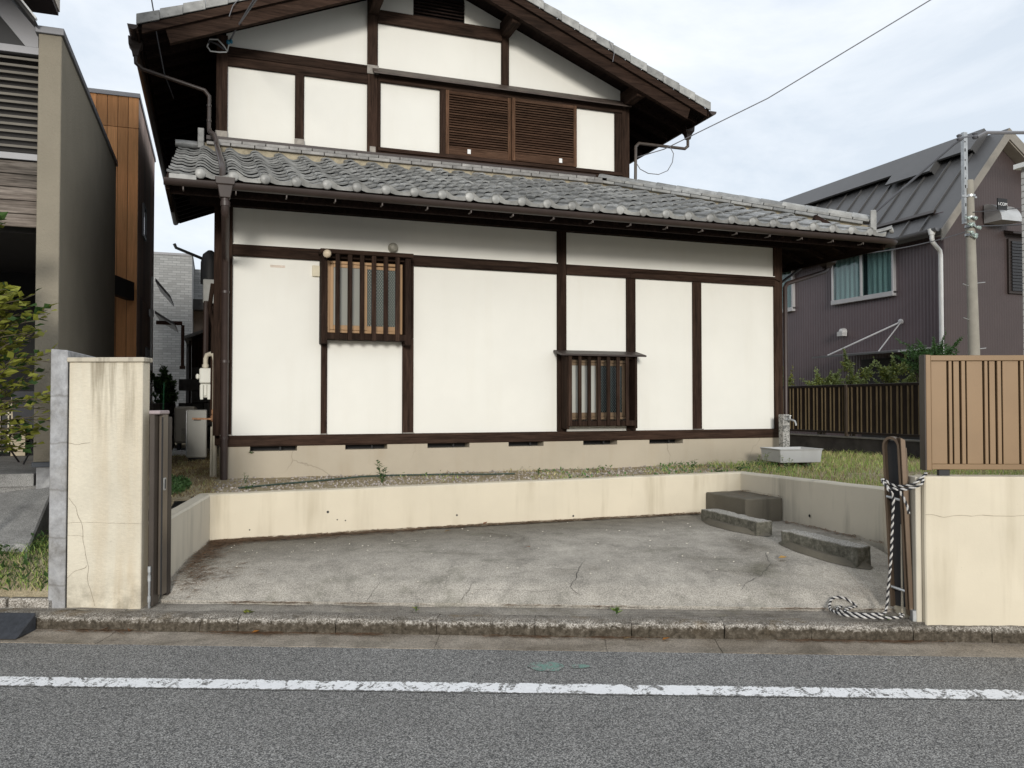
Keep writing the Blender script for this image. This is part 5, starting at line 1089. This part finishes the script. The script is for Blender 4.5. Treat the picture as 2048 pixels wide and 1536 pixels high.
to = bpy.data.objects.new('t', tc); C.objects.link(to); bpy.context.view_layer.update(); me = bpy.data.meshes.new_from_object(to.evaluated_get(bpy.context.evaluated_depsgraph_get())); bpy.data.objects.remove(to)
me.transform(Matrix.Translation(Vector((12.91, 10.637, 4.935))-base_of(BH)) @ Matrix.Rotation(math.pi/2, 4, 'X')); me.materials.clear(); me.materials.append(m_txt); to = bpy.data.objects.new('sign_lettering', me); C.objects.link(to); to.parent = sg
f = MB(); f.box(13.49, 14.2, 11.0, 11.05, 3.47, 4.47); GW = f.build('window', m_df, BH, .004)
for k in range(16): Bx('shutter_slat', plain('black_slat', (.03,.03,.032), .4, .3) if k == 0 else bpy.data.materials['black_slat'], GW, 13.54, 14.15, 10.975, 11.0, 3.52+k*.057, 3.565+k*.057)
f = MB(); f.prism([(13.42, 10.85, 4.53), (13.42, 10.85, 4.56), (13.42, 11.04, 4.62), (13.42, 11.04, 4.55)], (.85,0,0)); f.build('window_hood', m_df, BH)
# white tiled building at the right edge
WB = thing('white_building', (8.9, 6.3, .7), 'white brick-tiled building corner cut off by the right edge', 'building')
m_wb = plain('white_brick', (.50,.49,.47), .7, 0, .08, 10, .3, 30, rnd=.1); Bx('body', plain('grout', (.30,.29,.28), .9), WB, 8.27, 9.6, 6.0, 6.58, .5, 4.05); Bx('coping', m_white, WB, 8.21, 9.65, 5.95, 6.63, 4.05, 4.10)
pb = MB(); pb.box(-.02, 0, 0, .288, 0, .066); pb = pb.build('brick', m_wb, bevel=.004); fst = True
for r_ in range(46):
    for k in range(2):
        l = Vector((8.27, 5.99+k*.295, .72+r_*.0715))-base_of(WB)
        if fst: pb.parent = WB; pb.location = l; fst = False
        else: copyto(pb, WB, l)
# utility pole
UP = thing('utility_pole', (11.66, 10.16, .7), 'slim concrete utility pole with a steel extension in front of the brown house', 'utility pole')
m_pole = plain('pole_concrete', (.27,.25,.21), .85, 0, .12, 5); q = MB(); q.tube([(11.69,10.16,.6),(11.66,10.165,2.3),(11.61,10.175,5.14)], [.098,.09,.066], 14); q.build('shaft', m_pole, UP, smooth=True, angle=50)
q = MB(); q.prism([(11.48,10.15,4.42), (11.525,10.15,4.42), (11.525,10.16,4.42), (11.49,10.16,4.42), (11.49,10.21,4.42), (11.48,10.21,4.42)], (0, .0, 1.50)); q.box(11.526, 11.56, 10.15, 10.158, 5.0, 5.92); q.build('steel_channel', m_steel, UP)
q = MB()
for k in range(9): z = 4.55+k*.15; q.box(11.495, 11.512, 10.145, 10.1495, z, z+(.05 if k % 2 else .02))
q.build('channel_hole', m_black, UP)
q = MB()
for z in (4.86, 4.50, 4.36, 4.22): q.lathe((11.62, 10.174, z), (0,0,1), [(0,.077),(.0,.085),(.04,.085),(.04,.077)], 12)
q.bar((11.42, 10.15, 4.865), (11.74, 10.15, 4.865), .02, .03); q.build('band', m_steel, UP, smooth=True, angle=40)
q = MB(); q.bar((11.36,10.16,5.80), (11.78,10.16,5.90), .03, .025); q.lathe((11.38,10.15,5.76), (0,0,1), [(0,.03),(.03,.045),(.06,.03),(.09,.045),(.11,.02)], 10); q.lathe((11.72,10.15,5.83), (0,0,1), [(0,.03),(.03,.045),(.06,.03),(.09,.045),(.11,.02)], 10); q.build('insulator_arm', plain('dark_insulator', (.10,.10,.11), .4), UP, smooth=True, angle=40)
q = MB(); random.seed(3)
for k in range(9):
    c = Vector((11.60+random.uniform(-.14,.10), 10.08, 4.30+random.uniform(-.13,.25))); q.tube([c+Vector((-.06,0,.02)), c+Vector((0,-.03,-.03)), c+Vector((.06,0,.015))], .011, 6); q.lathe(c, (0,-1,0), [(0,.022),(.03,.026),(.04,.012)], 8)
q.build('clamp', plain('green_grey_clamp', (.30,.36,.33), .45, .4, .4, 30), UP, smooth=True, angle=40)
q = MB()
for z, s_ in ((3.45,1),(3.4,-1),(2.85,-1),(2.37,1)): q.tube([(11.63+.08*s_, 10.16, z), (11.63+.24*s_, 10.12, z+.02)], .008, 6)
q.build('step_bolt', m_steel, UP)
def wire(name, pts, r, label, sag=0, mat=None, cat='cable'):
    P = [Vector(p) for p in pts]
    if len(P) == 2:
        a, c = P; P = [a.lerp(c, t/16)-ZX*sag*4*(t/16)*(1-t/16) for t in range(17)]
    b = MB(); b.tube(P, r, 6); o = b.build(name, mat or m_wire, org=P[0], smooth=True); return tag(o, label, cat)
m_wire = plain('cable_black', (.045,.045,.05), .6); m_wire_g = plain('cable_grey', (.16,.16,.17), .5)
wire('overhead_cable', [(11.45,10.15,5.80), (11.28,10.15,5.70), (9.19,9.98,4.19), (7.3,9.4,3.15)], .018, 'thick black cable sloping across the brown house roof to the eave')
wire('overhead_cable', [(11.75,10.13,5.86), (11.9,10.1,5.94), (12.47,9.87,5.93), (16,8.6,6.0)], .028, 'thick grey cable leaving the pole top towards the right edge', mat=m_wire_g)
wire('service_wire', [(5.69,10.56,5.01), (8.18,7.69,6.41), (11,4.4,8.3)], .008, 'thin service wire rising across the sky from the house corner', mat=m_wire_g) if False else wire('service_wire', [(5.66,10.56,5.02), (5.95,10.22,5.08), (6.9,9.15,5.55), (8.18,7.69,6.41), (11,4.45,8.5)], .007, 'thin service wire rising across the sky from the house corner', mat=m_wire_g)
lp = [(5.66,10.5,4.93), (5.72,10.5,4.85), (5.85,10.5,4.80), (6.02,10.5,4.80), (6.17,10.5,4.87), (6.25,10.5,5.0), (6.27,10.5,5.13), (6.2,10.5,5.24)]
wire('drip_loop', lp, .006, 'loose loop of thin wire hanging under the right eave', mat=m_wire_g)
wire('pole_wire', [(11.55,10.1,4.36), (14.5,9.5,4.62)], .012, 'lower wire running right from the pole clamps', .02); wire('pole_wire', [(11.6,10.1,4.60), (14.5,9.6,5.0)], .007, 'upper thin wire running right above the pole clamps', .02); wire('pole_wire', [(11.45,10.1,4.27), (8.6,9.5,3.62)], .008, 'thin wire running left from the clamps past the window', .05)
wire('service_cable', [(.36,9.1,5.74), (.20,10.2,5.88), (.16,10.42,5.86), (.09,10.5,5.79), (.03,10.48,5.72)], .012, 'bundled grey cable dropping to the insulators at the left gable', mat=m_wire_g) if False else None
SCb = thing('service_drop', (.08, 10.45, 5.8), 'looped white and grey service cable at the left end of the gable', 'cable')
q = MB(); q.tube([(.14,10.45,5.86), (.19,10.3,5.92), (.45,8.6,5.75), (1.2,5.0,6.4), (2.2, .5, 7.6)], .011, 6); q.tube([(.13,10.46,5.86), (.20,10.2,5.90), (.47,8.6,5.72), (1.25,5.0,6.35), (2.3,.5,7.5)], .008, 6); q.build('drop_cable', m_wire_g, SCb, smooth=True)
q = MB(); q.tube([(.10,10.46,5.72), (.02,10.42,5.69), (-.08,10.40,5.68), (-.12,10.40,5.73), (-.09,10.42,5.83), (.0,10.42,5.84), (.07,10.44,5.78), (.11,10.46,5.73), (.13,10.45,5.84)], .0085, 6); q.build('loop', m_white, SCb, smooth=True)
q = MB(); q.tube([(-.12,10.42,5.74), (-.09,10.40,5.80), (.0,10.40,5.77), (.08,10.42,5.73)], .012, 6); q.build('dark_loop', m_wire, SCb, smooth=True)
q = MB(); q.lathe((.10,10.44,5.83), (1,-.3,.2), [(0,.02),(.02,.03),(.04,.02),(.06,.03),(.07,.012)], 10); q.build('insulator', plain('blue_insulator', (.02,.16,.26), .35), SCb, smooth=True)
wire('antenna_lead', [(-.80,10.0,6.6), (-.68,9.97,5.88), (-.66,9.98,5.7), (-.58,10.3,5.3), (-.50,10.8,5.2)], .008, 'dark lead hanging from the roof at the left eave corner')
wire('lightning_wire', [(4.95,9.93,6.36), (5.02,9.92,6.20), (5.0,9.93,6.08)], .004, 'short loose wire hanging on the right gable verge', mat=m_wire_g)
wire('lightning_wire', [(.24,9.93,6.17), (.16,9.93,6.05), (.12,9.95,5.93)], .005, 'short loose wire hanging on the left gable verge', mat=m_wire_g)
GLp = MB(); GLp.lathe((1.075, 8.66, 3.03), (0,-1,0), [(-.03,.015),(.0,.03),(.025,.042),(.05,.042),(.07,.03),(.082,.0)], 14); GLp.lathe((1.075, 8.70, 3.03), (0,-1,0), [(0,.025),(.02,.025)], 10); o = GLp.build('globe_lamp', plain('cream_globe', (.62,.52,.38), .4), org=(1.075,8.7,3.03), smooth=True); tag(o, 'small round cream globe lamp at the top corner of the left window', 'lamp')
# ------------------------------------------------------------------ plants, gravel, litter
random.seed(21)
rv = lambda: Vector((random.gauss(0,1), random.gauss(0,1), random.gauss(0,1))).normalized()
def bush(name, base, c, rad, n, size, mats, label, cat, group=None, clumps=14, stems=7):
    t = thing(name, base, label, cat, group); c = Vector(c); base = Vector(base); s = MB(); b = MB(); rad = Vector(rad)
    cl = []
    for k in range(clumps):
        d = rv(); r_ = random.uniform(.35, .95); cl.append(c + Vector((d.x*rad.x, d.y*rad.y, d.z*rad.z))*r_)
    for k in range(stems):
        q = random.choice(cl); m = base.lerp(q, .5)+rv()*.06; s.tube([base+Vector((random.uniform(-.05,.05), random.uniform(-.05,.05), 0)), m, q], [.012, .008, .004], 5)
    s.build('trunk', m_stem, t)
    for k in range(n):
        q = random.choice(cl); sp = min(rad)*.42; p = q + rv()*random.random()**.5*sp
        d = rv(); d.z = d.z*.5+.15; b.k = 0 if len(mats) == 1 else (0 if random.random() < .72 else 1); b.leaf(p, d, ZX+rv()*.8, size*random.uniform(.6, 1.3), size*.55)
    # shoots standing out of the outline
    for k in range(n//14):
        q = random.choice(cl); d = (q-c); d.z = abs(d.z)+.3*rad.z; d.normalize(); L_ = random.uniform(.4, .9)*min(rad)
        for j in range(9):
            p = q+d*L_*(j/8)*1.3; e = rv(); b.leaf(p, e+d*.4, ZX+rv()*.8, size*random.uniform(.6,1.1), size*.45)
    b.build('crown', mats, t); return t
sm = [m_leaf_s, m_leaf_y]
bush('shrub', (9.6, 12.2, .8), (9.6, 12.25, 1.68), (.25,.30,.24), 1300, .05, sm, 'small dark shrub behind the dark fence next to the house corner', 'shrub', 'shrubs behind the dark fence')
bush('shrub', (9.7, 11.5, .8), (9.7, 11.45, 1.70), (.25,.45,.24), 2200, .05, sm, 'low yellowish shrub behind the fence between the dark shrub and the round one', 'shrub', 'shrubs behind the dark fence')
bush('shrub', (9.7, 10.75, .8), (9.7, 10.72, 1.76), (.25,.40,.38), 3000, .05, sm, 'rounded olive green shrub behind the fence below the wall vent', 'shrub', 'shrubs behind the dark fence')
bush('shrub', (9.7, 9.85, .8), (9.7, 9.78, 1.80), (.25,.36,.40), 2800, .05, sm, 'shrub with pale brown young tips behind the fence beside the dark doorway', 'shrub', 'shrubs behind the dark fence')
bush('nandina_shrub', (9.7, 9.15, .8), (9.72, 9.1, 2.10), (.30,.36,.32), 3000, .045, [m_leaf_n], 'fresh green feathery shrub rising behind the left end of the tan fence', 'shrub')
bush('passage_shrub', (-.72, 14.2, .7), (-.72, 14.2, 1.72), (.22,.3,.45), 2200, .07, [m_leaf_g], 'dense green shrub in the side passage in front of the grey building', 'shrub')
# young tree at the left edge
t = thing('young_tree', st(-4.12, 5.75, .35), 'young tree with yellow green leaves at the left edge of the picture', 'tree')
s_ = MB(); b = MB(); base = st(-4.14, 5.78, .35); random.seed(5)
s_.tube([base, base+Vector((.02,0,.5)), base+Vector((-.02,.03,1.1)), base+Vector((.03,.05,1.8)), base+Vector((.0,.05,2.4))], [.022,.019,.015,.01,.005], 7)
for k in range(170):
    z = random.uniform(.75, 1.9) if random.random() < .85 else random.uniform(1.85, 2.5); a = random.uniform(0, 6.28); L_ = random.uniform(.25,.62)*(1-.30*abs(z-1.1)) * (1 if z < 1.75 else .62); p0 = base+Vector((0,.03,z)); d = Vector((math.cos(a), math.sin(a)*.6, random.uniform(-.05,.55))).normalized(); pts = [p0, p0+d*L_*.5+ZX*.03, p0+d*L_]
    s_.tube(pts, [.006,.004,.002], 5)
    for j in range(8):
        f = .25+.75*j/7; q = p0+d*L_*f+ZX*.02; sd = d.cross(ZX).normalized()*(1 if j % 2 else -1); e = (sd*.8+d*.6+ZX*random.uniform(-.35,.25)); b.k = 0 if random.random() < .75 else 1; b.leaf(q, e, ZX+rv()*.9, random.uniform(.065,.115), random.uniform(.042,.066))
s_.build('trunk', m_stem, t, smooth=True); b.build('crown', [m_leaf_y, m_leaf_g], t)
# weeds: one thing each
def weed(p, h, n, ls, label, mat=None, upright=True):
    p = Vector(p); b = MB(); s = MB()
    for q in range(n):
        d = Vector((random.uniform(-.35,.35), random.uniform(-.35,.35), 1)).normalized() if upright else Vector((random.uniform(-1,1), random.uniform(-1,1), .45)).normalized()
        L_ = h*random.uniform(.6, 1); s.tube([p, p+d*L_*.5, p+d*L_], [.003,.0025,.0015], 4)
        for j in range(max(3, int(L_/.018))):
            f = .15+.85*j/max(3, int(L_/.018)); a = j*2.4; e = Vector((math.cos(a), math.sin(a), .35)); b.leaf(p+d*L_*f, e, ZX, ls*random.uniform(.7,1.2), ls*.5)
    t = thing('weed', p, label, 'weed', 'weeds along the house wall and entrance'); s.build('stem', m_leaf_g, t); b.build('foliage', mat or m_leaf_g, t); return t
weed((1.52, 7.95, .72), .24, 4, .055, 'tallest upright weed between gravel and the retaining wall')
weed((.28, 8.37, .72), .13, 2, .035, 'thin upright weed near the left downpipe'); weed((.30, 7.72, .72), .10, 4, .045, 'bushy little weed by the left end of the hose', upright=False)
weed((3.28, 8.3, .72), .10, 3, .04, 'small weed on the gravel below the middle of the wall'); weed((5.33, 8.5, .72), .14, 2, .05, 'weed leaning on the foundation left of the basin')
weed((5.2, 7.80, .73), .07, 6, .05, 'flat dark green weed at the retaining wall corner', upright=False); weed((5.62, 8.0, .73), .08, 8, .05, 'spreading dark weed left of the basin foot', upright=False)
weed((5.95, 8.0, .73), .22, 3, .05, 'dry brownish weed standing before the basin', m_leaf_s); weed((6.05, 7.72, .73), .2, 3, .045, 'rusty seedling in front of the basin bowl', m_leaf_s)
weed(st(.42, 5.46, .12), .06, 14, .04, 'grass tuft growing on the kerb joint in the middle', m_grass_g); weed(st(-.90, 5.47, .12), .05, 3, .03, 'tiny green weed on the kerb behind the white line', m_leaf_y)
weed(st(-2.0, 5.40, .11), .045, 8, .035, 'yellow green moss tuft at the broken kerb stone', m_leaf_y, False); weed(st(2.13, 5.40, .12), .05, 4, .03, 'small green weed beside the rope coil', m_leaf_g, False)
weed((.36, FY-.03, .98), .05, 4, .03, 'sprig of ivy peeping out of the first foundation vent', m_leaf_g, False)
# grass
def blades(name, n, inside, h, mats, wts, zf, wid=.006, lean=.5):
    b = MB()
    for k in range(n):
        p = inside();
        if p is None: continue
        x, y = p; z = zf(x, y); a = random.uniform(0, 6.28); L_ = h*random.uniform(.4, 1.2); w = Vector((math.cos(a), math.sin(a), 0))*wid*.5; d = Vector((random.uniform(-1,1), random.uniform(-1,1), 0))*lean*L_
        p = Vector((x, y, z-.01)); m = p+ZX*L_*.6+d*.35; e = p+ZX*L_*random.uniform(.7, 1)+d
        r_ = random.random(); b.k = 0 if r_ < wts[0] else (1 if r_ < wts[0]+wts[1] else 2)
        b.add([p-w, p+w, m+w*.7, m-w*.7, e], [(0,1,2,3), (3,2,4)])
    o = b.build(name, mats); o['kind'] = 'stuff'; return o
random.seed(9)
def r_yard():
    x = random.uniform(5.25, 11); y = random.uniform(3.6, 10.5)
    u, v = suv((x, y))
    if v < 5.62 or (x < 7.1 and y > 8.78) or (y > 7.35 and x < 5.6) or x > 8.98: return None
    dn = noise.noise(Vector((x*1.1, y*1.1, 0)))+.35*noise.noise(Vector((x*4, y*4, 0)))
    if dn < random.uniform(-.75, .15) : return None
    return x, y
zy = lambda x, y: .725+.02*noise.noise(Vector((x*1.7, y*1.7, 0)))
G3 = [m_grass_g, m_grass_y, m_grass_b]
blades('yard_grass', 34000, r_yard, .095, G3, (.55, .34), zy, .007, .8)
def r_pass():
    x = random.uniform(-.68, .02); y = random.uniform(6.5, 13.5)
    if x > .03 or (y < 7.35 and x > -.5): return None
    return x, y
blades('dry_grass', 6500, r_pass, .05, G3, (.05, .32), zy, .006, 1.6)
def r_clover():
    a = random.uniform(0, 6.28); r_ = random.random()**.5; return -.40+.20*r_*math.cos(a), 8.3+.85*r_*math.sin(a)
b = MB()
for k in range(2600):
    x, y = r_clover(); b.leaf((x, y, zy(x, y)+random.uniform(.0,.035)), rv()+ZX*.2, ZX, .03, .02)
o = b.build('clover_patch', m_leaf_n); o['kind'] = 'stuff'
def r_bank():
    u = random.uniform(-5.2, -3.42); v = random.uniform(5.56, 6.6)
    if v > 5.82 and u < -3.80+(v-5.85)*-.3: return None
    p = st(u, v); return p.x, p.y
def zbank(x, y): u, v = suv((x, y)); return .155+min(.27, (v-5.5)*.85)+.02*noise.noise(Vector((u*3, v*3, 0)))
blades('bank_grass', 9000, r_bank, .095, [m_leaf_g, m_grass_y, m_grass_g], (.5, .12), zbank, .006, 1.1)
b = MB()
for k in range(900):
    p = r_bank()
    if p: b.leaf((p[0], p[1], zbank(*p)+random.uniform(.01,.09)), rv()+ZX*.3, ZX, random.uniform(.04,.075), .026)
o = b.build('bank_weeds', m_leaf_g); o['kind'] = 'stuff'
def r_bed():
    x = random.uniform(.05, 6.7)**1.0; y = random.uniform(7.4, 8.84)
    if noise.noise(Vector((x*1.6, y*2.2, 3)))+.12*(x-3.6) < random.uniform(.05, .5): return None
    return x, y
blades('bed_grass', 9000, r_bed, .055, G3, (.38, .36), zy, .006, 1.0)
b = MB()
for k in range(2600):
    p = r_bed()
    if p and (p[0] > 3.4 or random.random() < .3): b.leaf((p[0], p[1], zy(*p)+random.uniform(.0,.05)), rv()+ZX*.3, ZX+rv()*.5, random.uniform(.025,.05), .024)
o = b.build('bed_weeds', m_leaf_n); o['kind'] = 'stuff'
# gravel between retaining wall and house
b = MB(); random.seed(4)
for k in range(2600):
    x = random.uniform(.0, 7.6); y = random.uniform(7.38, 8.86)
    if x > 5.2 and random.random() < .7: continue
    if x > 6.9: y = random.uniform(8.3, 10.2)
    r_ = random.uniform(.005, .016); c = Vector((x, y, zy(x, y)+r_*.3)); a, d = rv(), rv(); e = a.cross(d).normalized(); d = e.cross(a)
    b.add([c+a*r_*1.3, c-a*r_*1.3, c+d*r_, c-d*r_, c+e*r_*.8, c-e*r_*.8], [(0,2,4),(2,1,4),(1,3,4),(3,0,4),(2,0,5),(1,2,5),(3,1,5),(0,3,5)])
o = b.build('gravel_bed', m_gravel); o['kind'] = 'stuff'
# garden hose along the foundation
q = MB(); q.tube([(.2,7.72,.745),(.55,7.95,.745),(.95,8.12,.75),(1.4,8.42,.75),(1.75,8.47,.75),(2.2,8.40,.75),(2.75,8.30,.745),(3.0,8.28,.745)], .009, 7); o = q.build('garden_hose', plain('hose_green', (.03,.05,.035), .5), org=(1.5,8.2,.74), smooth=True); tag(o, 'dark green garden hose lying along the gravel at the foot of the house', 'hose')
m_crack_dark = plain('crack_dark', (.022,.019,.016), .95)
# needles and twigs swept against the walls
b = MB(); random.seed(11)
def twig(p, l, a, w=.006, tilt=.08):
    d = Vector((math.cos(a), math.sin(a), random.uniform(-tilt, tilt))); n = Vector((-d.y, d.x, 0))*w*.5; p = Vector(p); m = p+n*random.uniform(-3,3); b.add([p-n, p+n, m+d*l*.5+n+ZX*.004, m+d*l*.5-n+ZX*.004, p+d*l], [(0,1,2,3),(3,2,4)])
def fz(x, y): return floor_z(*suv((x, y)))
for k in range(3800):
    x = .0+4.6*random.random()**1.6; y = 7.245-abs(random.gauss(0,.05))*(1.5 if x < 1.7 else .6); twig((x, y, fz(x,y)+random.uniform(.004,.018)), random.uniform(.03,.09), random.gauss(0,.5)+(0 if random.random()<.5 else math.pi))
for k in range(620):
    t = random.random(); x = -.34+.30*t+abs(random.gauss(0,.10)); y = 6.25+.95*t+random.gauss(0,.05); 
    if t < .25: x += abs(random.gauss(0,.15))
    twig((x, y, fz(x,y)+random.uniform(.004,.02)), random.uniform(.04,.12), random.gauss(0,.5))
for k in range(260):
    y = random.uniform(5.3, 7.2); x = 5.09-abs(random.gauss(0,.04)); 
    if y > 6.5: x = random.choice([5.09-random.random()*.4, x]); z0 = .60 if x > 4.69 and y > 6.58 else fz(x, y)
    else: z0 = fz(x, y)
    twig((x, y, z0+.008), random.uniform(.03,.08), random.uniform(0,6.28))
for k in range(700):
    u = random.choice([-2.0,-1.9,-1.3,-.2,.3,-3.0,1.6,2.1])+random.gauss(0,.16); v = random.choice([5.28, 5.27, 5.60])+random.gauss(0,.012); p = st(u, v, .02 if v < 5.4 else .135); twig(p, random.uniform(.04,.14), -A+random.gauss(0,.25))
for k in range(36):                                                   # dry stalks near the rope
    p = st(2.0+random.random()*.25, 5.55+random.random()*.3, .22); d = Vector((random.uniform(-1,.4), random.uniform(-.4,.4), random.uniform(.05,.9))); l = random.uniform(.12,.34); n = Vector((.0016,.0016,0)); b.add([p-n, p+n, p+d*l], [(0,1,2)])
o = b.build('needle_litter', m_twig); o['kind'] = 'stuff'
b = MB()
for k in range(240):
    u = random.uniform(-2.6, 2.1); v = 5.7+2.2*random.random(); 
    if u < -1.2 and random.random() < .5: v = random.uniform(5.9, 6.9)
    elif random.random() < .55: continue
    p = st(u, v, floor_z(u, v)+.004); r_ = random.uniform(.004,.010); a = random.uniform(0, 3); d = Vector((math.cos(a), math.sin(a), 0))*r_; n = Vector((-d.y, d.x, 0))*.7; b.add([p-d, p+n, p+d, p-n, p+ZX*r_*.6], [(0,1,4),(1,2,4),(2,3,4),(3,0,4)])
o = b.build('petal_litter', m_petal); o['kind'] = 'stuff'
def fleaf(p, a, l, label, mat=m_dead, tilt=.3):
    b = MB(); p = Vector(p); d = Vector((math.cos(a), math.sin(a), tilt)); up = Vector((random.uniform(-.3,.3), random.uniform(-.3,.3), 1)); b.leaf(p, d, up, l, l*.62); b.leaf(p+Vector((0,0,.001)), d, up, l*.98, l*.6)
    o = b.build('fallen_leaf', mat, org=p); return tag(o, label, 'leaf', 'dead leaves lying on the ground')
fleaf((2.17, 4.85, .02), 1.2, .075, 'upright curled red brown leaf in the gutter below the kerb', tilt=.9); m_or_l = leaf_mat('orange_leaf', (.42,.17,.03), .2)
fleaf((2.64, 4.58, .018), .2, .06, 'orange leaf with dark edge lying in the gutter right of the curled leaf', m_or_l, .12); fleaf((2.42, 4.69, .015), -.4, .055, 'pale dry leaf in the gutter between the two coloured leaves', m_grass_b, .2)
fleaf((2.317, 6.178, .335), .3, .07, 'brown leaf in the middle of the parking slab'); fleaf((2.29, 7.15, .40), .6, .06, 'dark dead leaf at the foot of the back retaining wall'); fleaf((3.95, 5.15, .345), -.2, .07, 'yellow leaf near the front wheel stop', leaf_mat('yellow_leaf', (.45,.27,.08), .1), .1)
fleaf((1.87, 6.95, .385), .1, .07, 'tan curled leaf lying on the rear part of the slab', m_grass_b, .15)
fleaf(st(-1.93, 5.26, .02), .2, .06, 'orange yellow leaf in the litter by the broken kerb stone', m_or_l, .2)
for k, (u, lb) in enumerate(((-2.93, 'left dry leaf of the two in the gutter below the cream pillar'), (-2.74, 'right dry leaf of the two in the gutter below the cream pillar'))): fleaf(st(u, 5.27, .018), .3+k, .075, lb, m_dead, .25)

b = MB(); random.seed(31)
for (va, ua, ub, amp) in ((5.590, -2.7, 2.25, .012), (5.452, -1.1, 2.1, .006), (5.50, .35, 1.75, .018)):
    prev = None; u = ua
    while u < ub:
        w = .0035*(.35+1.1*abs(noise.noise(Vector((u*7, va*9, 2))))); v = va+amp*noise.noise(Vector((u*4, va, 0)))+.006*noise.noise(Vector((u*17, va, 3)))
        z = .1085+(v-5.42)*.09+.006; a, c = st(u, v-w, z), st(u, v+w, z)
        if prev and noise.noise(Vector((u*1.3, va*3, 7))) > -.28: b.add([prev[0], a, c, prev[1]], [(0,1,2,3)])
        prev = (a, c); u += .03
o = b.build('strip_crack', m_crack_dark); o['kind'] = 'stuff'
# cracks of the parking slab, following its surface
b = MB()
for line, w0 in (([(.24,6.22),(.19,6.04),(.16,5.87),(.12,5.77),(.19,5.69)], .0045), ([(.19,6.04),(-.02,6.05),(-.3,5.94)], .002), ([(1.63,6.46),(1.6,6.19),(1.51,6.02),(1.38,5.88),(1.28,5.76)], .004), ([(1.6,6.19),(1.77,6.3)], .002),
                 ([(-.54,5.82),(-.58,5.73),(-.62,5.65)], .004), ([(-1.21,5.8),(-1.24,5.7),(-1.26,5.64)], .003), ([(-2.18,5.71),(-1.96,5.9),(-1.69,6.0)], .0022), ([(.91,6.73),(1.15,6.56),(1.25,6.28)], .0025), ([(.12,5.77),(-.1,5.72),(-.54,5.74)], .002)):
    prev = None; n_ = 0
    for (u0, v0), (u1, v1) in zip(line, line[1:]):
        m = max(4, int(math.hypot(u1-u0, v1-v0)/.02))
        for k in range(m+1):
            t = k/m; u = u0+(u1-u0)*t; v = v0+(v1-v0)*t; n1 = noise.noise(Vector((u*16, v*16, 1))); n2 = noise.noise(Vector((u*16, v*16, 9))); u += n1*.014; v += n2*.014
            w = .55*w0*(.35+abs(noise.noise(Vector((u*9, v*9, 4)))))
            d = Vector((u1-u0, v1-v0)).normalized(); a, c = (u-d.y*w, v+d.x*w), (u+d.y*w, v-d.x*w)
            a, c = st(a[0], a[1], floor_z(*a)+.004), st(c[0], c[1], floor_z(*c)+.004)
            if prev: b.add([prev[0], a, c, prev[1]], [(0,1,2,3)])
            prev = (a, c)
o = b.build('slab_crack', m_crack_dark); o['kind'] = 'stuff'
